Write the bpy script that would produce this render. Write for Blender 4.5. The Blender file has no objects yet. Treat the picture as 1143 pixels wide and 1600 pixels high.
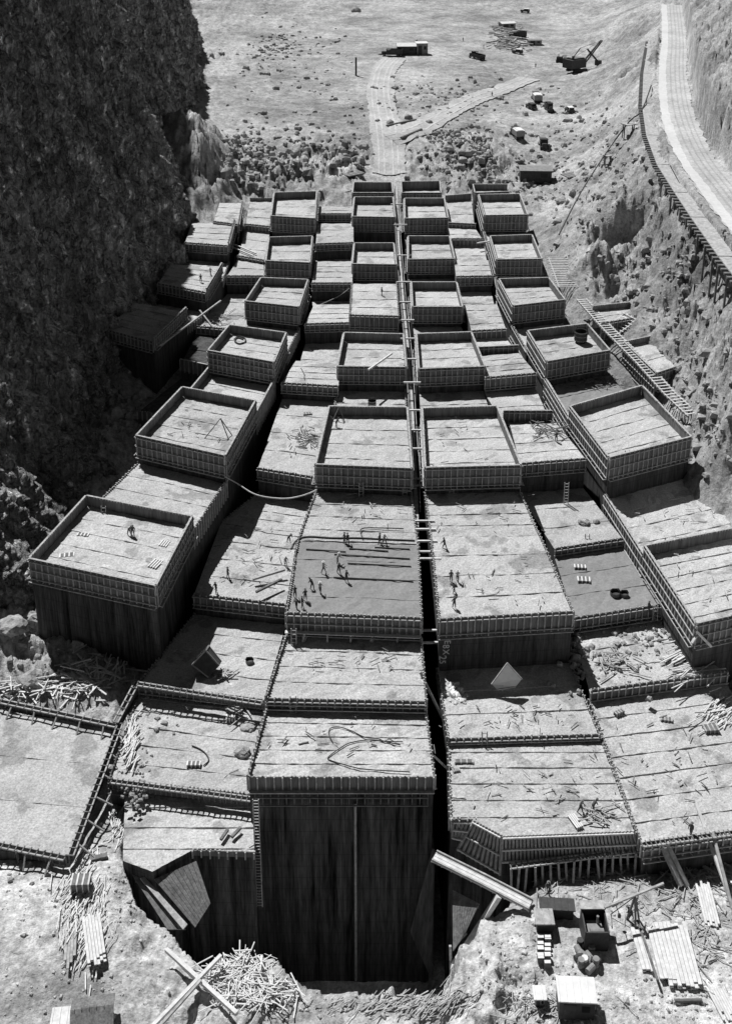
import bpy, math, random
import numpy as np
from mathutils import Vector, Matrix
random.seed(11)
rng = np.random.default_rng(7)
S = bpy.context.scene
COL = S.collection

# ------------------------------------------------------------ camera
CAMH, PITCH, FPX = 86.4, math.radians(20.0), 1785.0
cam_d = bpy.data.cameras.new('camera'); cam = bpy.data.objects.new('camera', cam_d); COL.objects.link(cam)
cam.location = (0, 0, CAMH); cam.rotation_euler = (math.radians(90) - PITCH, 0, 0)
cam_d.sensor_fit = 'VERTICAL'; cam_d.sensor_height = 36.0; cam_d.lens = 36.0 * FPX / 1600.0
cam_d.shift_y = -413.0 / 1600.0; cam_d.shift_x = 0.0
cam_d.clip_start = 0.5; cam_d.clip_end = 5000
S.camera = cam
# ------------------------------------------------------------ light
SUNV = Vector((-0.37, 0.62, 1.0)).normalized()
w = bpy.data.worlds.new("World"); S.world = w; w.use_nodes = True
wn = w.node_tree; wn.nodes.clear()
wo = wn.nodes.new('ShaderNodeOutputWorld'); bg = wn.nodes.new('ShaderNodeBackground')
sk = wn.nodes.new('ShaderNodeTexSky'); sk.sky_type = 'NISHITA'; sk.sun_disc = False; sk.air_density = 0.4; sk.dust_density = 0.15; sk.altitude = 600
sk.sun_elevation = math.asin(SUNV.z); sk.sun_rotation = math.atan2(SUNV.x, SUNV.y)
bw = wn.nodes.new('ShaderNodeRGBToBW')
wn.links.new(sk.outputs[0], bw.inputs[0]); wn.links.new(bw.outputs[0], bg.inputs[0]); wn.links.new(bg.outputs[0], wo.inputs[0])
bg.inputs[1].default_value = 0.05
sl = bpy.data.lights.new('sun', 'SUN'); sl.energy = 5.0; sl.angle = math.radians(0.5); sl.color = (1, 1, 1)
so = bpy.data.objects.new('sun', sl); COL.objects.link(so)
so.rotation_euler = SUNV.to_track_quat('Z', 'Y').to_euler(); so.location = (-40, 150, 200)
S.view_settings.view_transform = 'Standard'; S.view_settings.look = 'None'
S.view_settings.exposure = 0.12; S.view_settings.gamma = 1.0
S.render.engine = 'CYCLES'; S.cycles.diffuse_bounces = 2; S.cycles.max_bounces = 5

# ------------------------------------------------------------ survey helpers
cP, sP = math.cos(PITCH), math.sin(PITCH)
def ray(px, py):
    a = (px - 571.5) / FPX; b = (387.0 - py) / FPX
    return Vector((a, cP + b * sP, -sP + b * cP))
def P(px, py, z=0.0):
    d = ray(px, py); t = (z - CAMH) / d.z
    return Vector((d.x * t, d.y * t, z))

# ------------------------------------------------------------ materials (all neutral: the photograph is black and white)
def _base(name):
    m = bpy.data.materials.new(name); m.use_nodes = True
    nt = m.node_tree; b = nt.nodes['Principled BSDF']
    b.inputs['Roughness'].default_value = 0.9
    if 'Specular IOR Level' in b.inputs: b.inputs['Specular IOR Level'].default_value = 0.15
    return m, nt, b
def _coord(nt, scale=(1, 1, 1), rnd=True):
    tc = nt.nodes.new('ShaderNodeTexCoord'); mp = nt.nodes.new('ShaderNodeMapping')
    mp.inputs['Scale'].default_value = scale
    if rnd:
        oi = nt.nodes.new('ShaderNodeObjectInfo'); ml = nt.nodes.new('ShaderNodeMath'); ml.operation = 'MULTIPLY'; ml.inputs[1].default_value = 137.0
        ad = nt.nodes.new('ShaderNodeVectorMath'); ad.operation = 'ADD'
        nt.links.new(oi.outputs['Random'], ml.inputs[0]); nt.links.new(tc.outputs['Object'], ad.inputs[0]); nt.links.new(ml.outputs[0], ad.inputs[1])
        nt.links.new(ad.outputs[0], mp.inputs[0])
    else: nt.links.new(tc.outputs['Object'], mp.inputs[0])
    return mp.outputs[0]
def _noise(nt, vec, scale, detail=4, rough=0.6):
    n = nt.nodes.new('ShaderNodeTexNoise'); n.inputs['Scale'].default_value = scale; n.inputs['Detail'].default_value = detail
    n.inputs['Roughness'].default_value = rough; nt.links.new(vec, n.inputs['Vector']); return n.outputs[0]
def _range(nt, v, a, b, lo, hi):
    r = nt.nodes.new('ShaderNodeMapRange'); r.inputs[1].default_value = a; r.inputs[2].default_value = b
    r.inputs[3].default_value = lo; r.inputs[4].default_value = hi; nt.links.new(v, r.inputs[0]); return r.outputs[0]
def _mul(nt, a, b, op='MULTIPLY'):
    m = nt.nodes.new('ShaderNodeMath'); m.operation = op
    for i, x in enumerate((a, b)):
        if isinstance(x, (int, float)): m.inputs[i].default_value = x
        else: nt.links.new(x, m.inputs[i])
    return m.outputs[0]
def _grey(nt, b, v):
    c = nt.nodes.new('ShaderNodeCombineColor')
    for i in range(3): nt.links.new(v, c.inputs[i])
    nt.links.new(c.outputs[0], b.inputs['Base Color'])
def _bump(nt, b, h, strength, dist=0.1):
    bp = nt.nodes.new('ShaderNodeBump'); bp.inputs['Strength'].default_value = strength; bp.inputs['Distance'].default_value = dist
    nt.links.new(h, bp.inputs['Height']); nt.links.new(bp.outputs[0], b.inputs['Normal'])
def mat_mottled(name, base, big=0.25, bigs=0.15, fine=0.35, fines=2.5, bump=0.6, bscale=2.0, bdist=0.15, rnd=True, spots=0.0, tone=0.0):
    m, nt, b = _base(name); v = _coord(nt, rnd=rnd)
    a = _range(nt, _noise(nt, v, bigs, 5, 0.65), 0.3, 0.7, 1 - big, 1 + big)
    c = _range(nt, _noise(nt, v, fines, 5, 0.75), 0.3, 0.7, 1 - fine, 1 + fine)
    r = _mul(nt, _mul(nt, a, c), base)
    if spots:
        s = _range(nt, _noise(nt, v, 0.35, 6, 0.7), 0.56, 0.64, 1.0, 1 - spots); r = _mul(nt, r, s)
    if tone:
        oi = nt.nodes.new('ShaderNodeObjectInfo'); r = _mul(nt, r, _range(nt, oi.outputs['Random'], 0, 1, 1 - tone, 1 + tone * .6))
        wet = _range(nt, _noise(nt, v, 0.28, 4, 0.55), 0.56, 0.61, 1.0, 0.68); r = _mul(nt, r, wet)
        dribble = _range(nt, _noise(nt, v, 0.8, 7, 0.8), 0.60, 0.66, 1.0, 1.35); r = _mul(nt, r, dribble)
    _grey(nt, b, r); _bump(nt, b, _noise(nt, v, bscale, 6, 0.7), bump, bdist); return m
def mat_streak(name, base, amp=0.5, lift=True):
    m, nt, b = _base(name)
    v = _coord(nt, (1.3, 1.3, 0.06)); a = _range(nt, _noise(nt, v, 1.0, 6, 0.75), 0.35, 0.68, max(1 - amp, .08), 1 + amp * 1.3)
    v2 = _coord(nt, (5, 5, 0.5)); c = _range(nt, _noise(nt, v2, 1.0, 3, 0.6), 0.35, 0.65, 0.75, 1.25)
    r = _mul(nt, _mul(nt, a, c), base)
    if lift:
        tc = nt.nodes.new('ShaderNodeTexCoord'); sx = nt.nodes.new('ShaderNodeSeparateXYZ'); nt.links.new(tc.outputs['Object'], sx.inputs[0])
        f = _mul(nt, _mul(nt, sx.outputs[2], 1 / 1.52), 1.0, 'FRACT'); l = _range(nt, f, 0.02, 0.06, 0.6, 1.0); r = _mul(nt, r, l)
    _grey(nt, b, r); _bump(nt, b, c, 0.4, 0.05); return m
def mat_plain(name, base, var=0.3, s=3.0, rough=0.85, metal=0.0):
    m, nt, b = _base(name); v = _coord(nt); b.inputs['Roughness'].default_value = rough; b.inputs['Metallic'].default_value = metal
    r = _mul(nt, _range(nt, _noise(nt, v, s, 4, 0.65), 0.3, 0.7, 1 - var, 1 + var), base); _grey(nt, b, r)
    _bump(nt, b, r, 0.3, 0.03); return m
def mat_cliff(name, base):
    m, nt, b = _base(name)
    tc = nt.nodes.new('ShaderNodeTexCoord'); mp = nt.nodes.new('ShaderNodeMapping'); mp.inputs['Rotation'].default_value = (0.45, 0.25, 0); mp.inputs['Scale'].default_value = (1, 1, 0.26)
    nt.links.new(tc.outputs['Object'], mp.inputs[0]); v = mp.outputs[0]
    big = _range(nt, _noise(nt, v, 0.09, 6, 0.65), 0.35, 0.65, 0.6, 1.35)
    mid = _range(nt, _noise(nt, v, 0.6, 7, 0.8), 0.4, 0.6, 0.4, 1.6)
    fin = _range(nt, _noise(nt, v, 2.6, 4, 0.7), 0.4, 0.6, 0.65, 1.35)
    cr = _noise(nt, v, 0.32, 5, 0.6); c1 = _mul(nt, _mul(nt, cr, 0.5, 'SUBTRACT'), 1.0, 'ABSOLUTE'); crack = _range(nt, c1, 0.0, 0.035, 0.25, 1.0)
    _grey(nt, b, _mul(nt, _mul(nt, _mul(nt, big, mid), _mul(nt, fin, crack)), base))
    _bump(nt, b, _mul(nt, mid, crack), 1.0, 0.8); return m
def mat_ground(name, base):
    m, nt, b = _base(name); v = _coord(nt, rnd=False)
    big = _range(nt, _noise(nt, v, 0.045, 7, 0.7), 0.38, 0.62, 0.55, 1.22)
    mid = _range(nt, _noise(nt, v, 0.5, 6, 0.7), 0.4, 0.6, 0.75, 1.2)
    fin = _range(nt, _noise(nt, v, 2.2, 5, 0.75), 0.35, 0.65, 0.65, 1.35)
    sp = _range(nt, _noise(nt, v, 1.1, 3, 0.6), 0.62, 0.68, 1.0, 0.55)
    # concrete dust whitens the ground close to the works in front
    tc = nt.nodes.new('ShaderNodeTexCoord'); sx = nt.nodes.new('ShaderNodeSeparateXYZ'); nt.links.new(tc.outputs['Object'], sx.inputs[0])
    dust = _range(nt, sx.outputs[1], 104.0, 122.0, 1.42, 1.0)
    _grey(nt, b, _mul(nt, _mul(nt, _mul(nt, big, mid), _mul(nt, fin, sp)), _mul(nt, dust, base)))
    _bump(nt, b, _noise(nt, v, 1.3, 6, 0.7), 1.0, 0.35); return m
M = dict(
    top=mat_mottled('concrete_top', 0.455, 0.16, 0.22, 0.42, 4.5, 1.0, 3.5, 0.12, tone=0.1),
    top_wet=mat_mottled('concrete_damp', 0.235, 0.14, 0.2, 0.22, 3.0, 0.6, 2.2, 0.1),
    side=mat_streak('concrete_side_shaded', 0.07, 0.5),  # same concrete as the tops, base darkened to paint in the shade
    side_front=mat_streak('concrete_stained_shaded', 0.048, 1.3, True),  # streaks are stains; the near-black base is painted shade on the faces
    form=mat_streak('form_board', 0.16, 0.3, False),
    form_dark=mat_streak('form_board_old', 0.1, 0.35, False),
    timber=mat_plain('timber', 0.38, 0.35, 2.0), timber_dark=mat_plain('timber_weathered', 0.16, 0.4, 2.0), timber_pale=mat_plain('timber_new', 0.62, 0.2, 2.0),
    steel=mat_plain('dark_steel', 0.06, 0.3, 2.0, 0.6, 0.2), white=mat_plain('white_sheet', 0.68, 0.12, 1.0), grey=mat_plain('grey_paint', 0.25, 0.25, 1.5, 0.6),
    rubber=mat_plain('rubber', 0.03), skin=mat_plain('skin', 0.28, 0.1), cloth=mat_plain('work_cloth', 0.10, 0.3), cloth_pale=mat_plain('pale_shirt', 0.4, 0.2), hat=mat_plain('felt_hat', 0.2, 0.2),
    cliff=mat_cliff('cliff_rock', 0.6),
    ground=mat_ground('gravel_ground', 0.385),
    kerb=mat_mottled('road_shoulder', 0.55, 0.08, 0.1, 0.12, 1.0, 0.4, 1.0, 0.1, False),
    road=mat_mottled('road_dirt', 0.42, 0.2, 0.1, 0.28, 1.0, 0.5, 1.0, 0.1, False),
    rut=mat_mottled('wheel_rut', 0.35, 0.2, 0.1, 0.3, 1.5, 0.5, 1.0, 0.1, False), rut_pale=mat_mottled('pale_wheel_rut', 0.5, 0.2, 0.1, 0.3, 1.5, 0.5, 1.0, 0.1, False),
    rock=mat_mottled('boulder_rock', 0.33, 0.3, 0.3, 0.4, 1.8, 1.0, 1.5, 0.2),
    pebble=mat_mottled('pale_rubble', 0.5, 0.2, 0.3, 0.3, 1.8, 1.0, 1.5, 0.2), chalk=mat_plain('chalk', 0.6, 0.3, 8.0), glass=mat_plain('dark_glass', 0.02, 0.1, 1.0, 0.2),
)

# ------------------------------------------------------------ mesh helpers
class MB:
    def __init__(s): s.v = []; s.f = []; s.m = []
    def quad(s, pts, mi=0):
        n = len(s.v); s.v += [tuple(p) for p in pts]; s.f.append(tuple(range(n, n + len(pts)))); s.m.append(mi)
    def obox(s, o, x, y, z, mi=0):
        n = len(s.v); o = Vector(o)
        for a, b, c in ((0,0,0),(1,0,0),(1,1,0),(0,1,0),(0,0,1),(1,0,1),(1,1,1),(0,1,1)): s.v.append(tuple(o + x * a + y * b + z * c))
        for q in ((0,3,2,1),(4,5,6,7),(0,1,5,4),(1,2,6,5),(2,3,7,6),(3,0,4,7)): s.f.append(tuple(n + i for i in q)); s.m.append(mi)
    def box(s, c, dx, dy, dz, rz=0.0, mi=0):
        X = Vector((math.cos(rz), math.sin(rz), 0)) * dx; Y = Vector((-math.sin(rz), math.cos(rz), 0)) * dy; Z = Vector((0, 0, dz))
        s.obox(Vector(c) - X / 2 - Y / 2 - Z / 2, X, Y, Z, mi)
    def beam(s, a, b, w=0.2, h=0.2, mi=0):
        a = Vector(a); b = Vector(b); d = b - a
        if d.length < 1e-4: return
        up = Vector((0, 0, 1)) if abs(d.normalized().z) < 0.95 else Vector((0, 1, 0))
        x = d.cross(up).normalized() * w; y = x.cross(d).normalized() * h
        s.obox(a - x / 2 - y / 2, d, x, y, mi)
    def cyl(s, a, b, r, n=8, r2=None, cap=True, mi=0):
        a = Vector(a); b = Vector(b); d = (b - a).normalized(); r2 = r if r2 is None else r2
        up = Vector((0, 0, 1)) if abs(d.z) < 0.95 else Vector((0, 1, 0)); x = d.cross(up).normalized(); y = x.cross(d)
        k = len(s.v)
        for p, rr in ((a, r), (b, r2)):
            for i in range(n):
                t = 2 * math.pi * i / n; s.v.append(tuple(p + x * math.cos(t) * rr + y * math.sin(t) * rr))
        for i in range(n):
            j = (i + 1) % n; s.f.append((k + i, k + j, k + n + j, k + n + i)); s.m.append(mi)
        if cap:
            s.f.append(tuple(k + i for i in range(n))[::-1]); s.m.append(mi); s.f.append(tuple(k + n + i for i in range(n))); s.m.append(mi)
    def tube(s, pts, r, n=6):
        for a, b in zip(pts[:-1], pts[1:]): s.cyl(a, b, r, n, cap=False)
    def prism(s, pts, z0, z1, mi=0):
        n = len(pts); k = len(s.v)
        for z in (z0, z1):
            for p in pts: s.v.append((p[0], p[1], z))
        for i in range(n):
            j = (i + 1) % n; s.f.append((k + i, k + j, k + n + j, k + n + i)); s.m.append(mi)
        s.f.append(tuple(k + i for i in range(n))[::-1]); s.m.append(mi); s.f.append(tuple(k + n + i for i in range(n))); s.m.append(mi)
    def build(s, name, mats, parent=None, smooth=False, origin=None):
        me = bpy.data.meshes.new(name)
        o0 = Vector(origin) if origin is not None else (parent.location.copy() if parent is not None and not parent.get('_r') else None)
        if parent is not None:
            o0 = wloc(parent)
        off = o0 if o0 is not None else Vector((0, 0, 0))
        me.from_pydata([(a - off.x, b - off.y, c - off.z) for a, b, c in s.v], [], s.f)
        mats = mats if isinstance(mats, (list, tuple)) else [mats]
        for m in mats: me.materials.append(m)
        if len(mats) > 1: me.polygons.foreach_set('material_index', s.m)
        if smooth: me.polygons.foreach_set('use_smooth', [True] * len(me.polygons))
        o = bpy.data.objects.new(name, me); COL.objects.link(o)
        if parent is not None: o.parent = parent
        elif origin is not None: o.location = off
        return o
def wloc(o):
    l = o.location.copy(); p = o.parent
    while p is not None: l = l + p.location; p = p.parent
    return l
def tag(o, label=None, cat=None, group=None, kind=None):
    if label: o['label'] = label
    if cat: o['category'] = cat
    if group: o['group'] = group
    if kind: o['kind'] = kind
    return o
def empty(name, loc, label=None, cat=None, group=None):
    o = bpy.data.objects.new(name, None); COL.objects.link(o); o.location = loc; o.empty_display_size = 0.2
    return tag(o, label, cat, group)
def copy_tree(o, parent=None):
    c = o.copy(); COL.objects.link(c); c.parent = parent
    for ch in [q for q in bpy.data.objects if q.parent == o and q is not c]: copy_tree(ch, c)
    return c

# ------------------------------------------------------------ numpy noise
LAT = rng.random((64, 64, 64)).astype(np.float32)
def vnoise(x, y, z):
    xi = np.floor(x).astype(int); yi = np.floor(y).astype(int); zi = np.floor(z).astype(int)
    fx, fy, fz = x - xi, y - yi, z - zi
    fx = fx * fx * (3 - 2 * fx); fy = fy * fy * (3 - 2 * fy); fz = fz * fz * (3 - 2 * fz)
    def L(a, b, c): return LAT[(xi + a) & 63, (yi + b) & 63, (zi + c) & 63]
    r = 0
    for a in (0, 1):
        for b in (0, 1):
            for c in (0, 1):
                r = r + L(a, b, c) * (fx if a else 1 - fx) * (fy if b else 1 - fy) * (fz if c else 1 - fz)
    return r * 2 - 1
def fbm(x, y, z, octv=5, gain=0.5, ridged=False):
    r = 0; a = 1; t = 0
    for i in range(octv):
        n = vnoise(x + i * 17.3, y + i * 5.1, z + i * 9.7)
        if ridged: n = 1 - 2 * np.abs(n)
        r = r + a * n; t += a; a *= gain; x = x * 2.03; y = y * 2.03; z = z * 2.03
    return r / t

# ------------------------------------------------------------ terrain
# (px, py, z, roughness[, zproj]) surveyed control points
CT = [ # (the far entries are lowered 3.2 m below)
 # foreground, left bench and the lip in front of the pit
 (-150,1600,-6,.25),(0,1600,-6.5,.25),(100,1600,-7,.3),(200,1600,-7.2,.5),(290,1590,-7.5,.6),(380,1570,-7.6,.6),(460,1585,-8,.5),(570,1580,-8,.4),(680,1590,-8,.5),(780,1590,-7.6,.7),(850,1600,-6.8,.4),
 (-150,1450,-6,.2),(0,1450,-6,.2),(120,1450,-6.2,.3),(190,1420,-6.5,.4),(60,1360,-6,.2),(-150,1300,-6,.2),(180,1360,-6.2,.3),(140,1530,-6.8,.3),(220,1500,-7.0,.6),(300,1540,-7.4,.6),
 (760,1540,-7.2,.8),(800,1480,-6.6,.6),(840,1410,-6.3,.3),(820,1440,-6.4,.5),(500,1400,-8,.2),(600,1300,-8,.2),(400,1400,-8,.2),
 (900,1600,-6,.2),(1143,1600,-6,.3),(1300,1600,-6,.3),(900,1480,-6,.2),(1000,1400,-6.3,.3),(1143,1400,-6.5,.3),(1300,1400,-6,.3),(900,1400,-6.5,.3),(1050,1500,-6,.2),
 (860,1340,-9,.2),(950,1330,-9,.2),(1060,1320,-9,.2),(1143,1310,-9,.2),(860,1375,-6.8,.4),(950,1365,-7,.4),(1060,1360,-6.9,.4),(1143,1350,-6.8,.4),
 # under the dam
 (665,965,-14,.1,0),(650,750,-16,.1,0),(640,600,-9,.1,0),(625,450,-4,.1,0),(620,340,2,.1,0),
 (500,965,-13,.1,0),(820,965,-13,.1,0),(500,700,-12,.1,0),(800,700,-10,.1,0),(820,1200,-14,.1,0),(300,1250,-12,.1,0),(950,1200,-10,.1,0),(1050,1000,-6,.1,0),
 (340,950,-9,.1,0),(320,700,-7,.1,0),(400,500,-3,.1,0),(450,380,2,.1,0),(780,380,3,.1,0),(850,500,0,.1,0),(980,700,-2,.1,0),
 # lower left rubble bench and mound
 (100,1250,-7.5,.2),(-100,1200,-7.5,.3),(30,1210,-7.5,.3),(60,1150,-7,.2),(120,1200,-7.5,.2),(60,1290,-7,.2),(100,1060,-4.6,.9),(180,1050,-4.6,.8),(60,1010,-4,.9),(130,990,-4.5,.6),(10,1040,-4,.8),(230,1020,-6,.5),(-80,1050,-2,.8),
 (100,930,-6,.5),(200,930,-7,.4),(30,900,-3,.8),(150,800,-4,.6),(60,830,-2,.8),(200,700,-3,.7),(150,680,0,.8),(250,600,-1,.6),(180,560,2,.8),(240,480,3,.6),(280,400,5,.6),
 # under and behind the left cliff
 
 # lit rock toe at the cliff foot
 (348,298,11.7,1.0),(332,262,14.5,1.2),(318,222,19,1.3),(306,185,22.5,1.3),(338,205,17.3,.9),(350,250,13.2,1),(370,300,8,1),
 # behind the dam and the far plain
 (440,292,8,.9),(500,285,8,.9),(590,285,8,.5),(640,283,8,.5),(720,285,8,.9),(800,290,8,.8),(860,300,8,.6),(850,350,8,.6),
 (400,260,9,1.3),(450,245,10,1.4),(500,235,11,1.4),(560,235,11,1.2),(590,250,9.5,.3),(600,220,11.5,.3),(640,240,9.5,.9),(700,240,9.5,.9),(740,240,10,1.4),(760,215,12.5,1.2),
 (370,205,13,.4),(450,200,14,.5),(550,195,14,.4),(650,190,13.5,.5),(720,190,12.5,.6),(450,150,14,.25),(350,150,14,.5),(550,110,14,.35),(620,90,14,.2),(700,120,14,.4),(750,90,14,.3),(800,130,13.5,.25),(830,200,11,.3),(860,240,9.5,.5),(800,250,10,.7),(900,200,12,.5),(880,160,13,.3),
 (400,60,14,.25),(550,40,14,.3),(700,30,14,.2),(800,50,13.5,.2),(870,60,13,.2),(500,0,14,.6),(350,30,14,.8),(330,70,14.5,.9),(650,0,14,.3),(850,10,13,.3),(920,30,12,.3),(600,-60,16,1),(800,-60,16,1),(400,-60,18,1),(940,90,14,.5),(930,150,14,.5),
 # right slope
 (880,380,9,.8),(885,440,8,.7),(930,470,7.5,.7),(985,500,8,.5),(930,400,12,1.2),(960,330,17,1.1),(1030,320,21,1),(900,320,11,.8),(940,260,14,.7),(940,200,15,.6),(980,250,18,.8),(1000,180,22,1),(970,110,18,.9),(985,30,20,1),(960,60,15,.8),
 (950,400,10,1),(990,420,10.5,1.2),(1020,400,13,1.3),(1050,430,15,1.2),(1000,460,8.5,1),(1060,360,20,.9),(1080,480,12.5,1.3),(1060,540,9,1.2),(1100,560,12,1.3),(1100,620,9,1.3),(1143,660,11,1.3),(1100,700,5,.9),(1143,740,5.5,1),(1143,780,3.5,.8),(1143,560,15,1.3),(1143,470,18,1.2),(1120,400,20.5,1),(1060,640,5,.6),(1030,590,4.5,.5),(960,590,3,.4,6),
 (1190,800,5,1),(1250,700,12,1),(1300,600,22,1),(1300,900,3,.8),(1143,1040,-4.5,.5),(1250,1100,-4,.5),
 (1143,400,23,.8),(1090,345,23,.8),(1050,290,22.5,.9),(1026,235,22.5,.9),(1012,170,23,.9),(1010,100,24,1),
 (1143,240,31,1.2),(1120,180,33,1.2),(1105,120,34,1.2),(1143,120,38,1.3),(1100,50,33,1),(1143,20,42,1.3),(1080,0,30,.8),(1040,0,26,.5),(1200,200,42,1.3),(1250,100,50,1.3),(1250,350,34,1.2),(1350,300,48,1.3),(1000,-60,24,1),(1143,-60,45,1),
]
# where the bench road runs (level, z=26)
ROADZ = 26.0
road_px = [(1048,8),(1052,60),(1050,110),(1054,160),(1066,205),(1088,250),(1120,292),(1150,330),(1200,390),(1290,490)]
road_w = [3.6,4,4.2,4.3,4.4,4.5,4.6,4.6,4.6,4.6]
road_c = [P(x, y, ROADZ) for x, y in road_px]
def polydist(X, Y, pts, ws=None):
    best = np.full(X.shape, 1e9); bw_ = np.zeros(X.shape)
    for i in range(len(pts) - 1):
        a, b = pts[i], pts[i + 1]; dx, dy = b[0] - a[0], b[1] - a[1]; L2 = dx * dx + dy * dy + 1e-9
        t = np.clip(((X - a[0]) * dx + (Y - a[1]) * dy) / L2, 0, 1)
        d = np.hypot(X - a[0] - t * dx, Y - a[1] - t * dy)
        if ws: d = d / (ws[i] * (1 - t) + ws[i + 1] * t)
        best = np.minimum(best, d)
    return best
cp = []
for c in CT:
    p = P(c[0], c[1], c[4] if len(c) > 4 else c[2]); cp.append((p.x, p.y, c[2], c[3]))
cp = [(a, b, c - (3.2 if b > 225 and c < 17 else 0), d) for a, b, c, d in cp]
cp += [(-75,125,2,.6),(-70,150,6,.6),(-60,200,9,.6),(-60,250,11,.6),(-75,300,12,.6),(-90,400,14,.6),(-110,550,14,.6),(-90,100,-4,.5),(-150,90,-4,.5),(-150,300,10,.5),(-250,500,14,.5)]
cp = np.array(cp); N_ = len(cp)
# scale-aware metric so that near and far points weigh alike
def warp(X, Y): return X / (0.55 * np.maximum(Y, 30)) * 60, np.log(np.maximum(Y, 20)) * 70
wx, wy = warp(cp[:, 0], cp[:, 1])
A = np.hypot(wx[:, None] - wx[None], wy[:, None] - wy[None]); A += np.eye(N_) * 0.05
A = np.block([[A, np.ones((N_, 1))], [np.ones((1, N_)), np.zeros((1, 1))]])
sol = np.linalg.solve(A, np.vstack([cp[:, 2:4], np.zeros((1, 2))]))
def base_terrain(X, Y):
    u, v = warp(X, Y); z = np.zeros(X.shape) + sol[-1, 0]; r = np.zeros(X.shape) + sol[-1, 1]
    for i in range(N_):
        d = np.hypot(u - wx[i], v - wy[i]); z += d * sol[i, 0]; r += d * sol[i, 1]
    return z, np.clip(r, 0.05, 1.6)
NU, NV = 640, 600
vv = np.linspace(0, 1, NV); YR = 48 * (760 / 48) ** vv
uu = np.linspace(-1, 1, NU); uu = uu + 0.0
ucol = np.concatenate([[-4, -3, -2.2, -1.6, -1.25], uu, [1.25, 1.6, 2.2, 3, 4]]); NC = len(ucol)
def half(Y): return 0.345 * (Y * cP + 30) + 8
GX = ucol[None, :] * half(YR)[:, None]; GY = np.repeat(YR[:, None], NC, 1)
GZ, GR = base_terrain(GX, GY)
def rocky(X, Y, Z, R, S_=1.0):
    n1 = fbm(X / 9, Y / 9, Z * 0 + 3.3, 5, 0.55); n2 = fbm(X / 3.2, Y / 3.2, Z * 0 + 8.1, 4, 0.6, True)
    n3 = fbm(X / 0.9, Y / 0.9, Z * 0 + 1.7, 3, 0.6)
    n4 = fbm(X / 1.7 + Y / 5, Y / 1.5, Z * 0 + 4.4, 3, 0.6, True)
    n5 = fbm((X + Y * .6) / 3.4, (X - Y) / 15, Z * 0 + 6.6, 4, 0.62, True)
    side = np.clip((X - 26 - .04 * (Y - 150)) / 12, 0, 1) * np.clip((Y - 120) / 30, 0, 1)
    n1 = n1 + side * n5 * .8
    return R ** 1.7 * (1.9 * n1 + 1.9 * n2 + 1.1 * n4) + (0.08 + 0.3 * R) * n3
GZ = GZ + rocky(GX, GY, GZ, GR)
# the deep excavated pit in front of the dam and the slot behind it
PITPX = [(188,1330),(198,1372),(214,1420),(262,1446),(296,1486),(322,1512),(352,1500),(385,1482),(432,1498),(470,1532),(520,1543),(600,1546),(692,1546),(712,1520),(730,1478),(760,1432),(800,1404),(838,1384),(850,1345)]
pit = [P(x, y, -7.3) for x, y in PITPX]; pit = [(p.x, p.y) for p in pit] + [(14.5, 110), (9, 135), (4, 135), (-24, 110)]
def inside_poly(X, Y, pts):
    ins = np.zeros(X.shape, bool); n = len(pts)
    for i in range(n):
        (x1, y1), (x2, y2) = pts[i], pts[(i + 1) % n]
        c = ((y1 > Y) != (y2 > Y)) & (X < (x2 - x1) * (Y - y1) / ((y2 - y1) + 1e-12) + x1); ins ^= c
    return ins
pd = polydist(GX, GY, pit + pit[:1]); pin = inside_poly(GX, GY, pit)
wob = fbm(GX / 2.2, GY / 2.2, GX * 0 + 2, 4, .6, True)
PZ = -7.3 - np.minimum(np.maximum(pd + wob * 1.5 + .5 * fbm(GX / .7, GY / .7, GX * 0, 3) - .2, 0) * 3.2, 20.2) + 0.3 * wob
GZ = np.where(pin, np.minimum(GZ, PZ), GZ)
# cave-like hollows in the right slope
for px, py, z, rad, dep in ((965,378,12,4.5,6.0),(1000,360,13,4,5.0),(1012,395,12,3.2,4.5),(958,455,8,3.0,3.0),(1105,285,19,3.2,5),(1120,310,19,3.2,5),(1132,335,19,3,5),(985,120,18,4,4)):
    c = P(px, py, z); GZ -= dep * 1.5 * np.exp(-((GX - c.x) ** 2 + (GY - c.y) ** 2) / rad ** 2 * (1 + 0.5 * fbm(GX / 2, GY / 2, GX * 0, 3)))
# level bench for the road
dr = polydist(GX, GY, road_c, road_w); k = np.clip((1.18 - dr) / 0.12, 0, 1); k = k * k * (3 - 2 * k)
GZ = GZ * (1 - k) + (ROADZ - 0.12) * k
def gz(x, y):
    v = math.log(max(y, 48.01) / 48) / math.log(760 / 48) * (NV - 1); i = int(min(max(v, 0), NV - 2)); fv = min(max(v - i, 0), 1)
    u = x / half(y); j = int(min(max(np.searchsorted(ucol, u) - 1, 0), NC - 2)); fu = (u - ucol[j]) / (ucol[j + 1] - ucol[j]); fu = min(max(fu, 0), 1)
    return float((GZ[i, j] * (1 - fu) + GZ[i, j + 1] * fu) * (1 - fv) + (GZ[i + 1, j] * (1 - fu) + GZ[i + 1, j + 1] * fu) * fv)
def G(px, py, lift=0.0):
    """the ground point seen at this place"""
    d = ray(px, py); t = 60.0
    while t < 900:
        q = Vector((d.x * t, d.y * t, CAMH + d.z * t))
        if q.z < gz(q.x, q.y): break
        t += 0.6
    return Vector((q.x, q.y, gz(q.x, q.y) + lift))
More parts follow.
